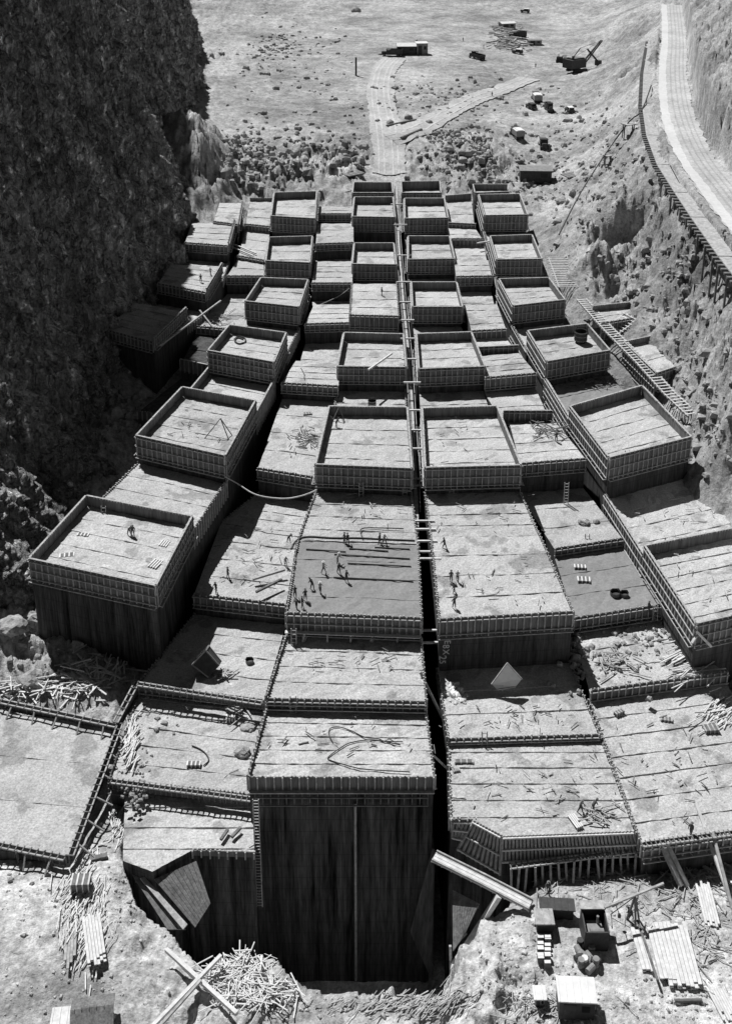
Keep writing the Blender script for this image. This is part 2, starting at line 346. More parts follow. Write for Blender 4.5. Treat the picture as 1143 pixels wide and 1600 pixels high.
def grid_mesh(name, X, Y, Z, mat, smooth=True):
    n, m = X.shape; me = bpy.data.meshes.new(name)
    me.vertices.add(n * m); co = np.stack([X, Y, Z], -1).reshape(-1).astype(np.float32); me.vertices.foreach_set('co', co)
    i, j = np.meshgrid(np.arange(n - 1), np.arange(m - 1), indexing='ij'); a = i * m + j
    q = np.stack([a, a + 1, a + m + 1, a + m], -1).reshape(-1).astype(np.int32); nf = (n - 1) * (m - 1)
    me.loops.add(nf * 4); me.loops.foreach_set('vertex_index', q); me.polygons.add(nf)
    me.polygons.foreach_set('loop_start', np.arange(0, nf * 4, 4, dtype=np.int32)); me.polygons.foreach_set('loop_total', np.full(nf, 4, dtype=np.int32))
    me.update(); me.validate(); me.materials.append(mat)
    if smooth: me.polygons.foreach_set('use_smooth', np.ones(nf, dtype=bool))
    o = bpy.data.objects.new(name, me); COL.objects.link(o); return o
tag(grid_mesh('ground', GX, GY, GZ, M['ground'], False), kind='structure')

# ------------------------------------------------------------ left cliff
cb = [(-150,60),(-110,88),(-72,100),(-52,107),(-45,114)] + [tuple(P(x, y, z))[:2] for x, y, z in ((40,890,-2),(110,740,0),(150,650,2),(200,545,5),(245,470,7),(275,400,8),(303,345,9),(318,300,10))]
cb += [tuple(P(x, y, 14))[:2] for x, y in ((286,240),(290,190),(322,160),(330,130),(312,95),(322,60),(298,20),(296,-40))]
cb = np.array(cb)
seg = np.concatenate([[0], np.cumsum(np.hypot(*np.diff(cb, axis=0).T))]); NS, NH = 760, 330
ss = np.linspace(0, 1, NS); tS = seg[-1] * (ss ** 1.35)
bx = np.interp(tS, seg, cb[:, 0]); by = np.interp(tS, seg, cb[:, 1])
kern = np.ones(9) / 9; bx = np.convolve(np.pad(bx, 4, 'edge'), kern, 'valid'); by = np.convolve(np.pad(by, 4, 'edge'), kern, 'valid')
hh = np.linspace(0, 1, NH) ** 1.1
topH = np.interp(by, [100, 130, 150, 170, 190, 225], [26, 30, 42, 62, 88, 125])
rawh = hh[:, None] * (topH[None] + 14) - 14
lean = np.interp(by, [100, 140, 185, 240, 300, 700], [0.62, 0.60, 0.40, 0.33, 0.30, 0.28])
CX = bx[None] - lean[None] * rawh; CY = np.repeat(by[None], NH, 0) + 0.02 * rawh; CZ = rawh.copy()
n1 = fbm(CX / 16, CY / 16, CZ / 38, 4, 0.5); n2 = fbm(CX / 5 + CZ / 14, CY / 5 + CZ / 9, CZ / 13, 4, 0.6, True); n3 = fbm(CX / 1.6, CY / 1.6 + CZ / 3, CZ / 3.6, 4, 0.65, True)
n4 = fbm(CX / 2.6 - CZ / 8, CY / 2.6 + CZ / 5, CZ / 6 - CY / 9, 3, 0.6, True)
butt = np.abs(fbm(CX / 22 + CZ / 60, CY / 22 + CZ / 40, CZ / 90, 3, 0.5)); edge = np.clip((by[None] - 150) / 60, .35, 1)
dsp = (3.4 * n1 + 7 * (.22 - butt)) * edge + 2.6 * n2 + 1.4 * n3 + 1.4 * n4 - 1.0
CX = CX + dsp * 0.95; CY = CY - dsp * 0.25; CZ = CZ + n3 * 0.5
tag(grid_mesh('cliff', CX, CY, CZ, M['cliff'], False), kind='structure')

# ------------------------------------------------------------ dam blocks
Z2 = Vector((0, 0, 1))
def form_side(parent, A, B, zf, rim, depth, mat, out, style='grid', name='form_panel'):
    """a timber form along edge A->B; `out` is the outward plan normal"""
    A = Vector((A.x, A.y, 0)); B = Vector((B.x, B.y, 0)); d = B - A; L = d.length; t = d / L
    mb = MB(); o = A + out * 0.02; z0, z1 = zf - depth, zf + rim
    mb.obox(Vector((o.x, o.y, z0)), d, out * 0.09, Z2 * (z1 - z0))
    wl = MB(); n = max(3, int(L / 0.78))
    for i in range(n + 1):
        q = o + d * (i / n) + out * 0.09 - t * 0.06
        jit = random.uniform(-0.07, 0.16)
        mb.obox(Vector((q.x, q.y, z0 - 0.1 - abs(jit))), t * 0.13, out * 0.14, Z2 * (z1 - z0 + 0.14 + jit), 1)
    for i in range(2 * n + 1):      # ragged row of stakes along the lip
        if random.random() < 0.85:
            q = o + d * (i / (2 * n)) - out * 0.10; mb.obox(Vector((q.x, q.y, z1 - 0.12)), t * random.uniform(0.1, 0.2), out * 0.15, Z2 * random.uniform(0.14, 0.24), 1)
    if rim > .8:        # cap board along the lip
        nb = max(1, int(L / 4))
        for i in range(nb):
            q = o + d * (i / nb) - out * .05; mb.obox(Vector((q.x, q.y, z1 + random.uniform(0, .03))), d * (.985 / nb), out * .24, Z2 * .07, 1)
    p = mb.build(name, [mat, M['timber'] if mat is M['form'] else M['timber_dark']], parent)
    if style == 'grid':
        hgt = z1 - z0; nw = max(2, int(hgt / 0.85))
        for i in range(nw):
            z = z0 + 0.15 + (hgt - 0.5) * i / (nw - 1)
            q = o - t * 0.15 + out * 0.23; wl.obox(Vector((q.x, q.y, z)), d + t * 0.3, out * 0.12, Z2 * 0.1)
        q = o + out * 0.55 - t * 0.1; wl.obox(Vector((q.x, q.y, z0 - 0.15)), d + t * 0.2, out * 0.1, Z2 * 0.08)
        for i in range(0, n + 1, 2):
            q = o + d * (i / n) + out * 0.2; wl.obox(Vector((q.x, q.y, z0 - 0.12)), t * 0.08, out * 0.42, Z2 * 0.08)
        wl.build('waler', M['timber'] if mat is M['form'] else M['timber_dark'], p)
    elif style == 'plank':
        q = o + out * 0.23 - t * 0.1; wl.obox(Vector((q.x, q.y, z0 - 0.02)), d + t * 0.2, out * 0.35, Z2 * 0.12)
        wl.build('waler', M['timber'], p)
    return p
def rnd_top(mb, FL, FR, BR, BL, zf, rows, step, mi=0, amp=0.06):
    nx = max(8, int((FR - FL).length / 0.8)); sub = 4; prev = None
    sd = random.uniform(0, 60)
    js = []
    for r in range(rows):
        for s_ in range(sub + 1): js.append(((r + s_ / sub) / rows, s_ / sub if r < rows else 0, r, s_))
    ks = np.array([j[0] for j in js]); us = np.linspace(0, 1, nx + 1)
    bow = np.sin(us * 3.1) * 0.02
    for r_i, (v, fr, r, s_) in enumerate(js):
        row = []
        for i, u in enumerate(us):
            vv_ = v
            if 0 < v < 1: vv_ = v + float(vnoise(np.array(u * 3.1 + sd), np.array(round(v * rows) * 3.7 + (0 if s_ in (0, sub) else v * 5)), np.array(0.5))) * 0.02 / rows * 3
            a = FL.lerp(BL, vv_); b = FR.lerp(BR, vv_); q = a.lerp(b, u)
            z = zf + step * (1 - fr) * (1 if r > 0 else 0) + random.uniform(-amp, amp) * (0 if i in (0, nx) else 1)
            row.append(len(mb.v)); mb.v.append((q.x, q.y, z))
        if prev:
            for i in range(nx): mb.f.append((prev[i], prev[i + 1], row[i + 1], row[i])); mb.m.append(mi)
        prev = row
BLK = {}
def block(key, name, label, FL, FR, BR, BL, zf, zb, forms, group, rows=5, topmat='top', sidemat='side', step=0.075, fmat='form'):
    c = (FL + FR + BL + BR) / 4; root = empty(name, (c.x, c.y, zb), label, 'concrete block', group)
    zd = lambda q: Vector((q.x, q.y, 0)); FL, FR, BR, BL = map(zd, (FL, FR, BR, BL))
    mb = MB(); rnd_top(mb, FL, FR, BR, BL, zf, rows, step)
    for a, b in ((FL, FR), (FR, BR), (BR, BL), (BL, FL)):
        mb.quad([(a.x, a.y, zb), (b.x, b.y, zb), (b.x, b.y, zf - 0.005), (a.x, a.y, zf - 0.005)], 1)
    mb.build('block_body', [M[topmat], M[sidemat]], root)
    sides = {'F': (FL, FR), 'R': (FR, BR), 'B': (BR, BL), 'L': (BL, FL)}
    for s_, spec in forms.items():
        a, b = sides[s_]; out = (b - a).cross(Z2).normalized()
        rim, dep = spec[0], spec[1]; st = spec[2] if len(spec) > 2 else 'grid'
        form_side(root, a, b, zf, rim, dep, M[fmat], out, st)
    BLK[key] = dict(z=zf, FL=FL, FR=FR, BR=BR, BL=BL, root=root); return root

ORD = ['front', 'second', 'third', 'fourth', 'fifth', 'sixth', 'seventh', 'eighth', 'ninth', 'tenth', 'eleventh', 'twelfth', 'thirteenth', 'fourteenth', 'fifteenth', 'sixteenth', 'last']
BOX = dict(F=(1.5, 1.9), R=(1.5, 1.9), B=(1.5, .6), L=(1.5, 1.9))
def column(code, phrase, bounds, blocks, zb):
    """bounds: (Lx,Ly,Rx,Ry,z) plan lines across the column from front to back; blocks: (zf, forms, adj, opts)"""
    pl = [(P(b[0], b[1], b[4]), P(b[2], b[3], b[4])) for b in bounds]
    for i, (zf, forms, adj, opt) in enumerate(blocks):
        if zf is None: continue
        fl, fr = pl[i]; bl, br = pl[i + 1]
        o_ = dict(opt); kb = o_.pop('zb', zb)
        num = ORD[i] if i < len(ORD) - 1 else 'rearmost'
        pre = 'the front block' if i == 0 else num + ' from the front'
        block(f'{code}{i}', 'concrete_block', f'{adj} block, {pre} in the {phrase}', fl.copy(), fr.copy(), br.copy(), bl.copy(), zf, kb, forms, f'blocks of the {phrase}', **o_)
LOW = dict(F=(.2, 1.3)); SD = (.22, 1.0, 'none')
def box(rim=1.5, dep=1.9, back=True, sides='FRL'):
    d = {s: (rim, dep) for s in sides}
    if back: d['B'] = (rim, .5, 'none')
    return d
# centre-left column
column('C', 'centre column left of the slot', [
 (389,1213,677,1213,.3),(417,1090,664,1095,1.6),(448,956,657,964,4.6),(466,843,652,850,4.4),(494,725,642,731,8.2),(515,635,635,637,8.2),(528,572,633,573,8.6),(538,520,629,522,8.6),(547,491,622,493,8.9),(550,442,619,442,8.8),(551,412,618,413,9.6),(554,380,614,380,9.6),(551,338,616,339,10.2),(554,308,613,308,10.2),(551,301,613,301,10),(553,285,611,285,10)],
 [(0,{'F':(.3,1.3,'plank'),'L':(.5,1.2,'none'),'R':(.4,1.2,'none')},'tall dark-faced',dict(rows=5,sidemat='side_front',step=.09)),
  (1.4,{'F':(.2,.7,'grid'),'L':(.5,1,'none'),'R':(.4,1,'none')},'pale low-stepped',dict(rows=4)),
  (4.1,{'F':(.5,2.1),'L':(.35,1.5,'none'),'R':(.4,1.5,'none')},'smooth wet grey',dict(rows=4,topmat='top_wet',step=.03)),
  (4.0,{'L':(.3,1.5,'none'),'R':(.3,1.5,'none')},'bare pale',dict(rows=4)),
  (6.7,box(1.5,1.5),'boxed pale',dict(rows=4)),
  (4.3,{'L':(.3,1,'none'),'R':(.3,1,'none'),'F':(.2,1,'none')},'sunken narrow',dict(rows=3)),
  (7.1,box(1.5,1.2),'boxed grey',dict(rows=4)),
  (4,{'F':(.2,1,'none')},'sunken hidden',dict(rows=3)),
  (8.6,{'F':(.3,2.2),'L':(.3,1,'none'),'R':(.3,1,'none')},'unwalled flat-topped',dict(rows=4)),
  (5,{'F':(.2,1,'none')},'narrow sunken',dict(rows=2)),
  (8.1,box(1.5,1.5),'small boxed',dict(rows=3)),
  (4.5,{'F':(.2,1,'none')},'shadowed sunken',dict(rows=2)),
  (8.6,box(1.6,1.5),'small walled',dict(rows=3)),
  (6.5,{'F':(.2,1,'none')},'thin sunken',dict(rows=2)),
  (8,box(2.0,1.5),'deep-walled',dict(rows=3))], -28)
# centre-right column
column('D', 'centre column right of the slot', [
 (704,1296,990,1308,-3.2),(700,1146,935,1139,-1.8),(686,966,894,954,4.6),(673,837,841,835,4.4),(665,730,812,726,8.2),(660,638,775,635,8.2),(655,576,756,572,8.6),(651,522,735,519,8.6),(645,479,721,479,9.2),(643,441,712,441,9.2),(638,405,709,404,9.6),(638,369,701,369,9.6),(633,341,699,340,10.2),(632,310,693,310,10.2),(628,301,688,301,10),(627,284,686,283,10)],
 [(None,{},'',{}),
  (-2.6,{'F':(.2,.6),'L':(.4,1,'none'),'R':(.25,1,'none')},'pale strip-like',dict(rows=3,step=.12)),
  (4.2,{'F':(.4,1.9),'L':(.35,1.5,'none'),'R':(.3,1.5,'none')},'very tall smooth-topped',dict(rows=4)),
  (4.1,{'L':(.3,1.5,'none'),'R':(.3,1.5,'none')},'bare light-topped',dict(rows=4)),
  (6.7,box(1.5,1.5),'boxed pale',dict(rows=5)),
  (4.3,{'F':(.2,1,'none')},'sunken narrow',dict(rows=3)),
  (7.1,box(1.5,1.2),'boxed grey',dict(rows=4)),
  (5.4,{'F':(.2,1,'none')},'sunken thin',dict(rows=3)),
  (7.7,box(1.5,1.3),'boxed light',dict(rows=3)),
  (5.5,{'F':(.2,1,'none')},'shadowed sunken',dict(rows=2)),
  (8.1,box(1.5,1.3),'small boxed',dict(rows=3)),
  (5.5,{'F':(.2,1,'none')},'narrow sunken',dict(rows=2)),
  (8.6,box(1.6,1.5),'small walled',dict(rows=3)),
  (6.5,{'F':(.2,1,'none')},'thin dark',dict(rows=2)),
  (8,box(2.0,1.5),'deep-walled',dict(rows=3))], -28)
# low column left of centre
column('N', 'low column left of centre', [
 (172,1217,398,1241,-4.3),(217,1068,412,1092,-3.0),(303,927,446,943,-.1),(345,815,474,830,0),(403,730,495,745,3.9),(440,597,528,602,6.6),(462,562,534,564,6.6),(476,505,545,503,7.4),(491,474,548,474,7.4),(487,441,550,441,7.8),(493,407,551,407,7.8),(493,380,552,378,8.2),(496,348,552,348,8.2),(497,333,552,333,8.6),(499,320,552,320,8.6)],
 [(-4.5,{'F':(.2,1.0),'L':(.3,1,'none')},'littered pale',dict(rows=5,fmat='form_dark')),
  (-3.2,{'F':(.2,1.1),'L':(.2,1,'none')},'bucket-bearing pale',dict(rows=4)),
  (-.3,{'F':(.2,1.4)},'wide worker-dotted',dict(rows=4)),
  (-.3,{'L':(.2,1,'none')},'half-shadowed',dict(rows=4)),
  (3.7,{'F':(.2,1.4)},'broad debris-strewn',dict(rows=4)),
  (6.4,{'F':(.2,1.3)},'half-lit',dict(rows=4)),(3.5,{},'hidden sunken',dict(rows=2)),
  (7.2,{'F':(.2,1.2)},'pale stepped',dict(rows=4)),(4,{},'dark sunken',dict(rows=2)),
  (7.6,{'F':(.2,1.2)},'lined pale',dict(rows=4)),(4.5,{},'narrow sunken',dict(rows=2)),
  (8,{'F':(.2,1.2)},'small pale',dict(rows=3)),(6,{},'thin sunken',dict(rows=2)),
  (8.2,{'F':(.4,1.2)},'thin pale',dict(rows=2))], -26)
# high left column
column('H', 'high left column', [
 (47,872,243,914,7.0),(135,775,299,807,7.0),(214,680,351,711,8.8),(285,605,398,626,8.8),(326,547,427,565,9.8),(359,508,446,520,9.8),(384,470,466,479,10.1),(408,434,480,437,10.1),(416,407,483,410,10.4),(421,371,487,369,10.4),(424,337,491,341,10.8),(429,301,494,299,10.8),(433,290,494,290,10.4)],
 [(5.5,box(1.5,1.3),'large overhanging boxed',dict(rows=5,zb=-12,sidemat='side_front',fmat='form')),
  (4.4,{'L':(.2,.8,'none'),'R':(.6,2,'none')},'half-shaded low',dict(rows=4,zb=-12)),
  (7.3,box(1.5,1.6),'large boxed',dict(rows=5)),
  (5.4,{'L':(1.5,1,'none'),'R':(1.5,2,'none')},'sunken half-boxed',dict(rows=4)),
  (8.3,box(1.5,1.9),'boxed pale',dict(rows=4)),
  (5.6,{'F':(.2,1,'none'),'R':(.5,1.5,'none')},'shadowed sunken',dict(rows=2)),
  (8.6,box(1.5,1.7),'boxed light',dict(rows=4)),
  (5.5,{'F':(.2,1,'none')},'hidden sunken',dict(rows=2)),
  (8.9,box(1.5,1.6),'small boxed',dict(rows=3)),
  (6,{'F':(.2,1,'none')},'thin sunken',dict(rows=2)),
  (9.2,box(1.6,1.6),'small walled',dict(rows=3)),
  (8,{'F':(.8,1)},'thin walled',dict(rows=2))], -18)
# sunken column left of that
column('K', 'sunken column beside the far left blocks', [
 (215,640,330,655,1),(282,565,330,575,3.6),(307,507,384,514,4.8),(330,468,400,470,4.8),(354,430,412,430,6.4),(372,397,412,404,7.2),(383,349,421,353,8.2),(391,312,426,312,8.2)],
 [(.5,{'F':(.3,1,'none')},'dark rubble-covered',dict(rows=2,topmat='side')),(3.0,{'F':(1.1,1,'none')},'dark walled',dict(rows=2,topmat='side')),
  (4.3,{'F':(.3,1.3)},'debris-strewn',dict(rows=2)),(2.5,{},'dark deep',dict(rows=2)),(6.1,{'F':(.3,1.3)},'small half-lit',dict(rows=2)),(6.6,{'F':(.4,1.3)},'small bright',dict(rows=3)),(7.8,{'F':(.4,1.3),'B':(.8,.5,'none')},'little walled',dict(rows=3))], -14)
# far left column under the cliff
column('J', 'far left column under the cliff', [
 (165,514,240,534,8.4),(211,471,290,486,8.4),(247,442,322,456,9.2),(268,411,346,416,9.2),(289,378,356,383,9.8),(300,347,366,347,9.8),(334,345,372,350,10.2),(343,316,378,316,10.2)],
 [(8.2,{'F':(.2,1.5),'R':(.9,1.2)},'shaded lined',dict(rows=5)),(5,{'R':(.3,1,'none')},'dark sunken',dict(rows=2)),
  (9.0,{'F':(.2,1.5),'R':(.9,1.2)},'half-shaded',dict(rows=5)),(6,{'R':(.3,1,'none')},'hidden low',dict(rows=2)),
  (9.6,{'F':(.2,1.5),'R':(.8,1.2)},'small half-shaded',dict(rows=4)),(7,{'R':(.3,1,'none')},'narrow low',dict(rows=2)),
  (10,{'F':(.2,1.5),'R':(.4,1.2)},'small bright',dict(rows=4))], -14)
# low column right of centre
column('E', 'low column right of centre', [
 (1004,1322,1262,1286,-3.1),(922,1077,1135,1049,-1.7),(896,964,1040,942,-.1),(866,856,972,840,1.0),(812,723,914,715,5.6),(796,662,868,659,5.6),(786,641,862,641,6.9),(757,589,837,582,7.3),(747,555,810,550,7.3),(747,541,809,538,8.2),(736,516,790,513,8.1),(726,474,776,474,8.1),(712,431,768,430,8.8),(709,405,762,405,8.8),(705,372,756,372,9.2),(700,348,742,350,9.4),(696,305,736,302,9.6)],
 [(-3.3,{'F':(.2,1.2),'L':(.25,1,'none')},'broad front-edge',dict(rows=7,step=.1)),
  (-2.3,{'F':(.6,1.0)},'rubble-strewn',dict(rows=3)),
  (-.3,{'F':(.2,1.5)},'grey pump-bearing',dict(rows=3,topmat='top_wet',step=.06)),
  (.8,{'F':(.2,1.0)},'boulder-bearing',dict(rows=3)),
  (5.4,{'F':(.2,1.6)},'dark-faced lined',dict(rows=4)),
  (5,{},'shadowed slit-like',dict(rows=2)),
  (4.6,{'F':(2.3,.2)},'narrow walled',dict(rows=2)),
  (7.1,{'F':(.2,1.8)},'pale raised',dict(rows=4)),
  (5.5,{},'dark slit-like',dict(rows=2)),
  (6.4,{'F':(1.7,.2)},'strip-like walled',dict(rows=2)),
  (7.9,{'F':(.2,1.6)},'lined pale',dict(rows=4)),(5.5,{'F':(.2,1,'none')},'hidden sunken',dict(rows=2)),
  (8.6,{'F':(.2,1.5)},'small pale',dict(rows=3)),
  (7.4,{'F':(.8,1)},'small dark-walled',dict(rows=2)),
  (8.4,{'F':(.8,1)},'small bright',dict(rows=2)),(8,{'F':(1.5,1),'B':(1.5,.5,'none')},'little boxed',dict(rows=2))], -24)
# high right column
column('Q', 'high right column', [
 (1087,973,1345,915,4.2),(1008,853,1235,808,4.2),(951,714,1078,682,8.6),(891,635,1002,603,8.6),(854,564,951,547,9.8),(825,517,916,506,9.8),(802,477,881,468,10),(780,436,856,434,10),(776,405,845,404,10.3),(766,369,830,367,10.3),(757,336,823,335,10.7),(748,304,811,303,10.7),(742,301,794,299,10.2),(739,288,792,288,10.2)],
 [(2.7,box(1.5,1.6),'wide boxed',dict(rows=6,step=.1)),
  (2.0,{'L':(.9,2.4)},'pale low',dict(rows=4)),
  (7.1,box(1.5,1.8),'large boxed high-walled',dict(rows=5)),
  (5.4,{'L':(1.5,2)},'debris-strewn sunken',dict(rows=3,topmat='top_wet')),
  (8.3,box(1.5,1.4),'barrel-bearing boxed',dict(rows=4)),
  (5.5,{'L':(.8,1.5)},'shadowed sunken',dict(rows=2)),
  (8.5,box(1.5,1.6),'boxed pale',dict(rows=4)),
  (6,{'L':(.8,1.5)},'hidden sunken',dict(rows=2)),
  (8.8,box(1.5,1.7),'boxed light',dict(rows=3)),
  (6.5,{'L':(.8,1.5)},'narrow sunken',dict(rows=2)),
  (9.1,box(1.6,1.8),'small boxed',dict(rows=3)),
  (7.5,{},'thin sunken',dict(rows=2)),
  (8.8,{'F':(1.4,1),'B':(1.4,.5,'none'),'L':(1.4,1,'none')},'small dark-walled',dict(rows=3))], -16)
# lower block in front of the high right column
block('Q9','concrete_block','bright rubble-edged concrete block at the right edge below the wide boxed block', P(1125,1040,-3.5),P(1300,1000,-3.5),P(1260,930,-3.5),P(1096,985,-3.5),-3.5,-16,{'L':(.4,1.5)},'blocks at the right margin',rows=3)
# front-right block with a chamfered corner
def poly_block(key, label, px, z, zb, group, seam_rows, formedges):
    pts = [P(x, y, z) for x, y in px]; c = sum(pts, Vector()) / len(pts)
    root = empty('concrete_block', (c.x, c.y, zb), label, 'concrete block', group)
    import bmesh
    bm = bmesh.new(); vs = [bm.verts.new((p.x, p.y, z)) for p in pts]; bm.faces.new(vs)
    ymin = min(p.y for p in pts); ymax = max(p.y for p in pts); hs = (ymax - ymin) / seam_rows; cuts = []
    for r in range(seam_rows):
        y0 = ymin + hs * r
        cuts += [y0 - .03, y0 + .03] if r else []
        cuts += [y0 + hs * f for f in (.25, .5, .75)]
    for y in cuts: bmesh.ops.bisect_plane(bm, geom=bm.verts[:] + bm.edges[:] + bm.faces[:], plane_co=(0, y, 0), plane_no=(0, 1, 0))
    xs = [p.x for p in pts]; nx = int((max(xs) - min(xs)) / 0.8)
    for i in range(1, nx):
        bmesh.ops.bisect_plane(bm, geom=bm.verts[:] + bm.edges[:] + bm.faces[:], plane_co=(min(xs) + (max(xs) - min(xs)) * i / nx, 0, 0), plane_no=(1, 0, 0))
    for v in bm.verts:
        g_ = (v.co.y - ymin) / hs; r = math.floor(g_ + 1e-4); f = g_ - r
        if r >= 1 and f > .004: v.co.z += .11 * (1 - f)
        v.co.z += random.uniform(-.05, .05); v.co.y += .0
    me = bpy.data.meshes.new('block_body'); bm.to_mesh(me); bm.free()
    mb = MB(); mb.v = [tuple(v.co) for v in me.vertices]; mb.f = [tuple(p.vertices) for p in me.polygons]; mb.m = [0] * len(mb.f)
    if sum((pts[i].x * pts[(i + 1) % len(pts)].y - pts[(i + 1) % len(pts)].x * pts[i].y) for i in range(len(pts))) < 0: mb.f = [f[::-1] for f in mb.f]
    for i, a in enumerate(pts):
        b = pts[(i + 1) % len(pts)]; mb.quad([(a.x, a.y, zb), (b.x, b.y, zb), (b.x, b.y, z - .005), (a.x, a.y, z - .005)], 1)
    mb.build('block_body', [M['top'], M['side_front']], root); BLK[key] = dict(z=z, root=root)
    for i, rim, dep, st in formedges:
        a, b = pts[i], pts[(i + 1) % len(pts)]; out = (b - a).cross(Z2).normalized()
        form_side(root, a, b, z, rim, dep, M['form'], out, st)
    return root, pts
poly_block('D0', 'chamfer-cornered pale block at the front, just right of the slot', [(704,1283),(742,1283),(784,1306),(990,1299),(936,1153),(701,1161)], -3.3, -28, 'blocks of the centre column right of the slot', 6, [(0,.3,1,'none'),(3,.25,1,'none'),(5,.3,1,'none')])
poly_block('N9', 'pale concrete block whose cut front edge overhangs the shadowed pit on the left', [(238,1362),(301,1328),(397,1331),(399,1250),(196,1232),(192,1345)], -5.6, -26, 'blocks of the low column left of centre', 4, [(1,.05,.6,'none')])
# broad rough slab in the lower left corner, fenced with forms
slabp = [(-160,1320),(105,1336),(184,1133),(-160,1098)]
sp = [P(x, y, -5.2) for x, y in slabp]
block('W0', 'concrete_block', 'broad rough bright slab in the lower left corner inside its picket forms', sp[0], sp[1], sp[2], sp[3], -5.2, -14, {}, 'blocks at the left margin', rows=3, step=.02)

# ------------------------------------------------------------ right slope pockets
block('G0', 'concrete_block', 'small boxed concrete block, nearer of two set in the right rock slope', P(1025,581,8.5),P(1061,569,8.5),P(1018,524,8.5),P(975,533,8.5),7.4,-2,{'F':(1,2),'B':(1,.3,'none'),'L':(1,3)},'blocks in the right slope',rows=2)
block('G1', 'concrete_block', 'small open concrete block, farther of two set in the right rock slope', P(938,505,8.6),P(988,497,8.6),P(983,479,8.6),P(926,485,8.6),8.4,-2,{'F':(.3,3),'B':(1,.3,'none')},'blocks in the right slope',rows=2)
#PART2
# ============================================================ objects
def onb(key, px, py, lift=0.0): return P(px, py, BLK[key]['z'] + lift)
def rel(root, *pts): return pts
# ---------------- ladders
def ladder(px, py, z, length, label, lean=0.35, w=0.55, hor=None):
    top = P(px, py, z); base = Vector((top.x, top.y - lean - 0.3, z - length)); top = top + Vector((0, -0.3, 0.4))
    root = empty('ladder', base, label, 'ladder', 'timber ladders on block faces')
    r = MB(); X = Vector((w / 2, 0, 0))
    for sgn in (-1, 1): r.beam(base + X * sgn, top + X * sgn, .1, .1)
    r.build('side_rail', M['timber'], root)
    n = max(3, int(length / .36)); g = MB()
    for i in range(n):
        q = base.lerp(top, (i + .5) / n); g.beam(q - X, q + X, .07, .07)
    g.build('rung', M['timber'], root)
for a in ((458,1089,1.5,1.6,'short ladder down the step face behind the front block'),(459,984,3.0,2.0,'ladder below the form of the fresh grey block, at its left end'),
          (564,756,5.6,2.0,'ladder under the boxed centre block beside a plank walk'),(632,748,6.2,2.4,'ladder at the right end of the boxed centre block face'),(705,748,6.0,2.3,'ladder on the boxed block right of the slot'),
          (756,1144,-2.0,1.5,'ladder in the dark step between the two right-hand front blocks'),(371,1094,-3.2,1.4,'ladder on the low step left of the front centre block'),(1050,1062,-2.3,1.6,'left of two ladders on the rubble block form'),(1068,1060,-2.3,1.6,'right of two ladders on the rubble block form'),
          (848,960,2.6,5.6,'long ladder down the dark face of the tall right block'),(884,756,3.6,3.0,'ladder on the dark lined block face by the high right column'),(1108,688,7.6,2.5,'ladder near the right end of the large boxed right block'),(978,706,7.6,2.2,'ladder on the front form of the large boxed right block'),
          (163,793,6.0,1.6,'ladder standing at the back of the large left boxed block'),(400,1250,-.8,13.0,'very long ladder down the left edge of the tall dark front face'),(916,836,1.0,1.4,'ladder on the low dark step beside the boulder block'),(870,970,2.4,5.0,'second long ladder on the dark face of the tall right block'),(1022,948,-.3,1.5,'left ladder below the pump-bearing block'),(1036,946,-.3,1.5,'right ladder below the pump-bearing block')): ladder(*a)

# ---------------- bracket braces under the fresh block, plank rail
for i, px in enumerate((477, 511, 548, 583, 620)):
    top = P(px, 985, 2.1); root = empty('brace', (top.x, top.y - 1.1, 1.5), ('leftmost','second','middle','fourth','rightmost')[i] + ' pale timber brace under the fresh grey block form', 'timber brace', 'braces under the fresh block form')
    m = MB(); m.beam((top.x, top.y - .5, 2.4), (top.x + random.uniform(-.3,.1), top.y - 1.2, 1.45), .2, .2); m.build('strut', M['timber_pale'], root)
    m = MB(); m.beam((top.x, top.y - .1, 2.35), (top.x, top.y - .9, 2.35), .15, .15); m.beam((top.x - .1, top.y - 1.2, 1.5), (top.x + .25, top.y - .7, 1.9), .12, .12); m.build('cross_piece', M['timber'], root)
a = P(446, 982, 2.3); b = P(655, 990, 2.3); m = MB(); m.beam(a + Vector((0, -.7, .1)), b + Vector((0, -.7, .1)), .5, .08)
o = m.build('plank_walk', M['timber_pale'], origin=a); tag(o, 'narrow plank walk along the foot of the fresh grey block form', 'plank walk')

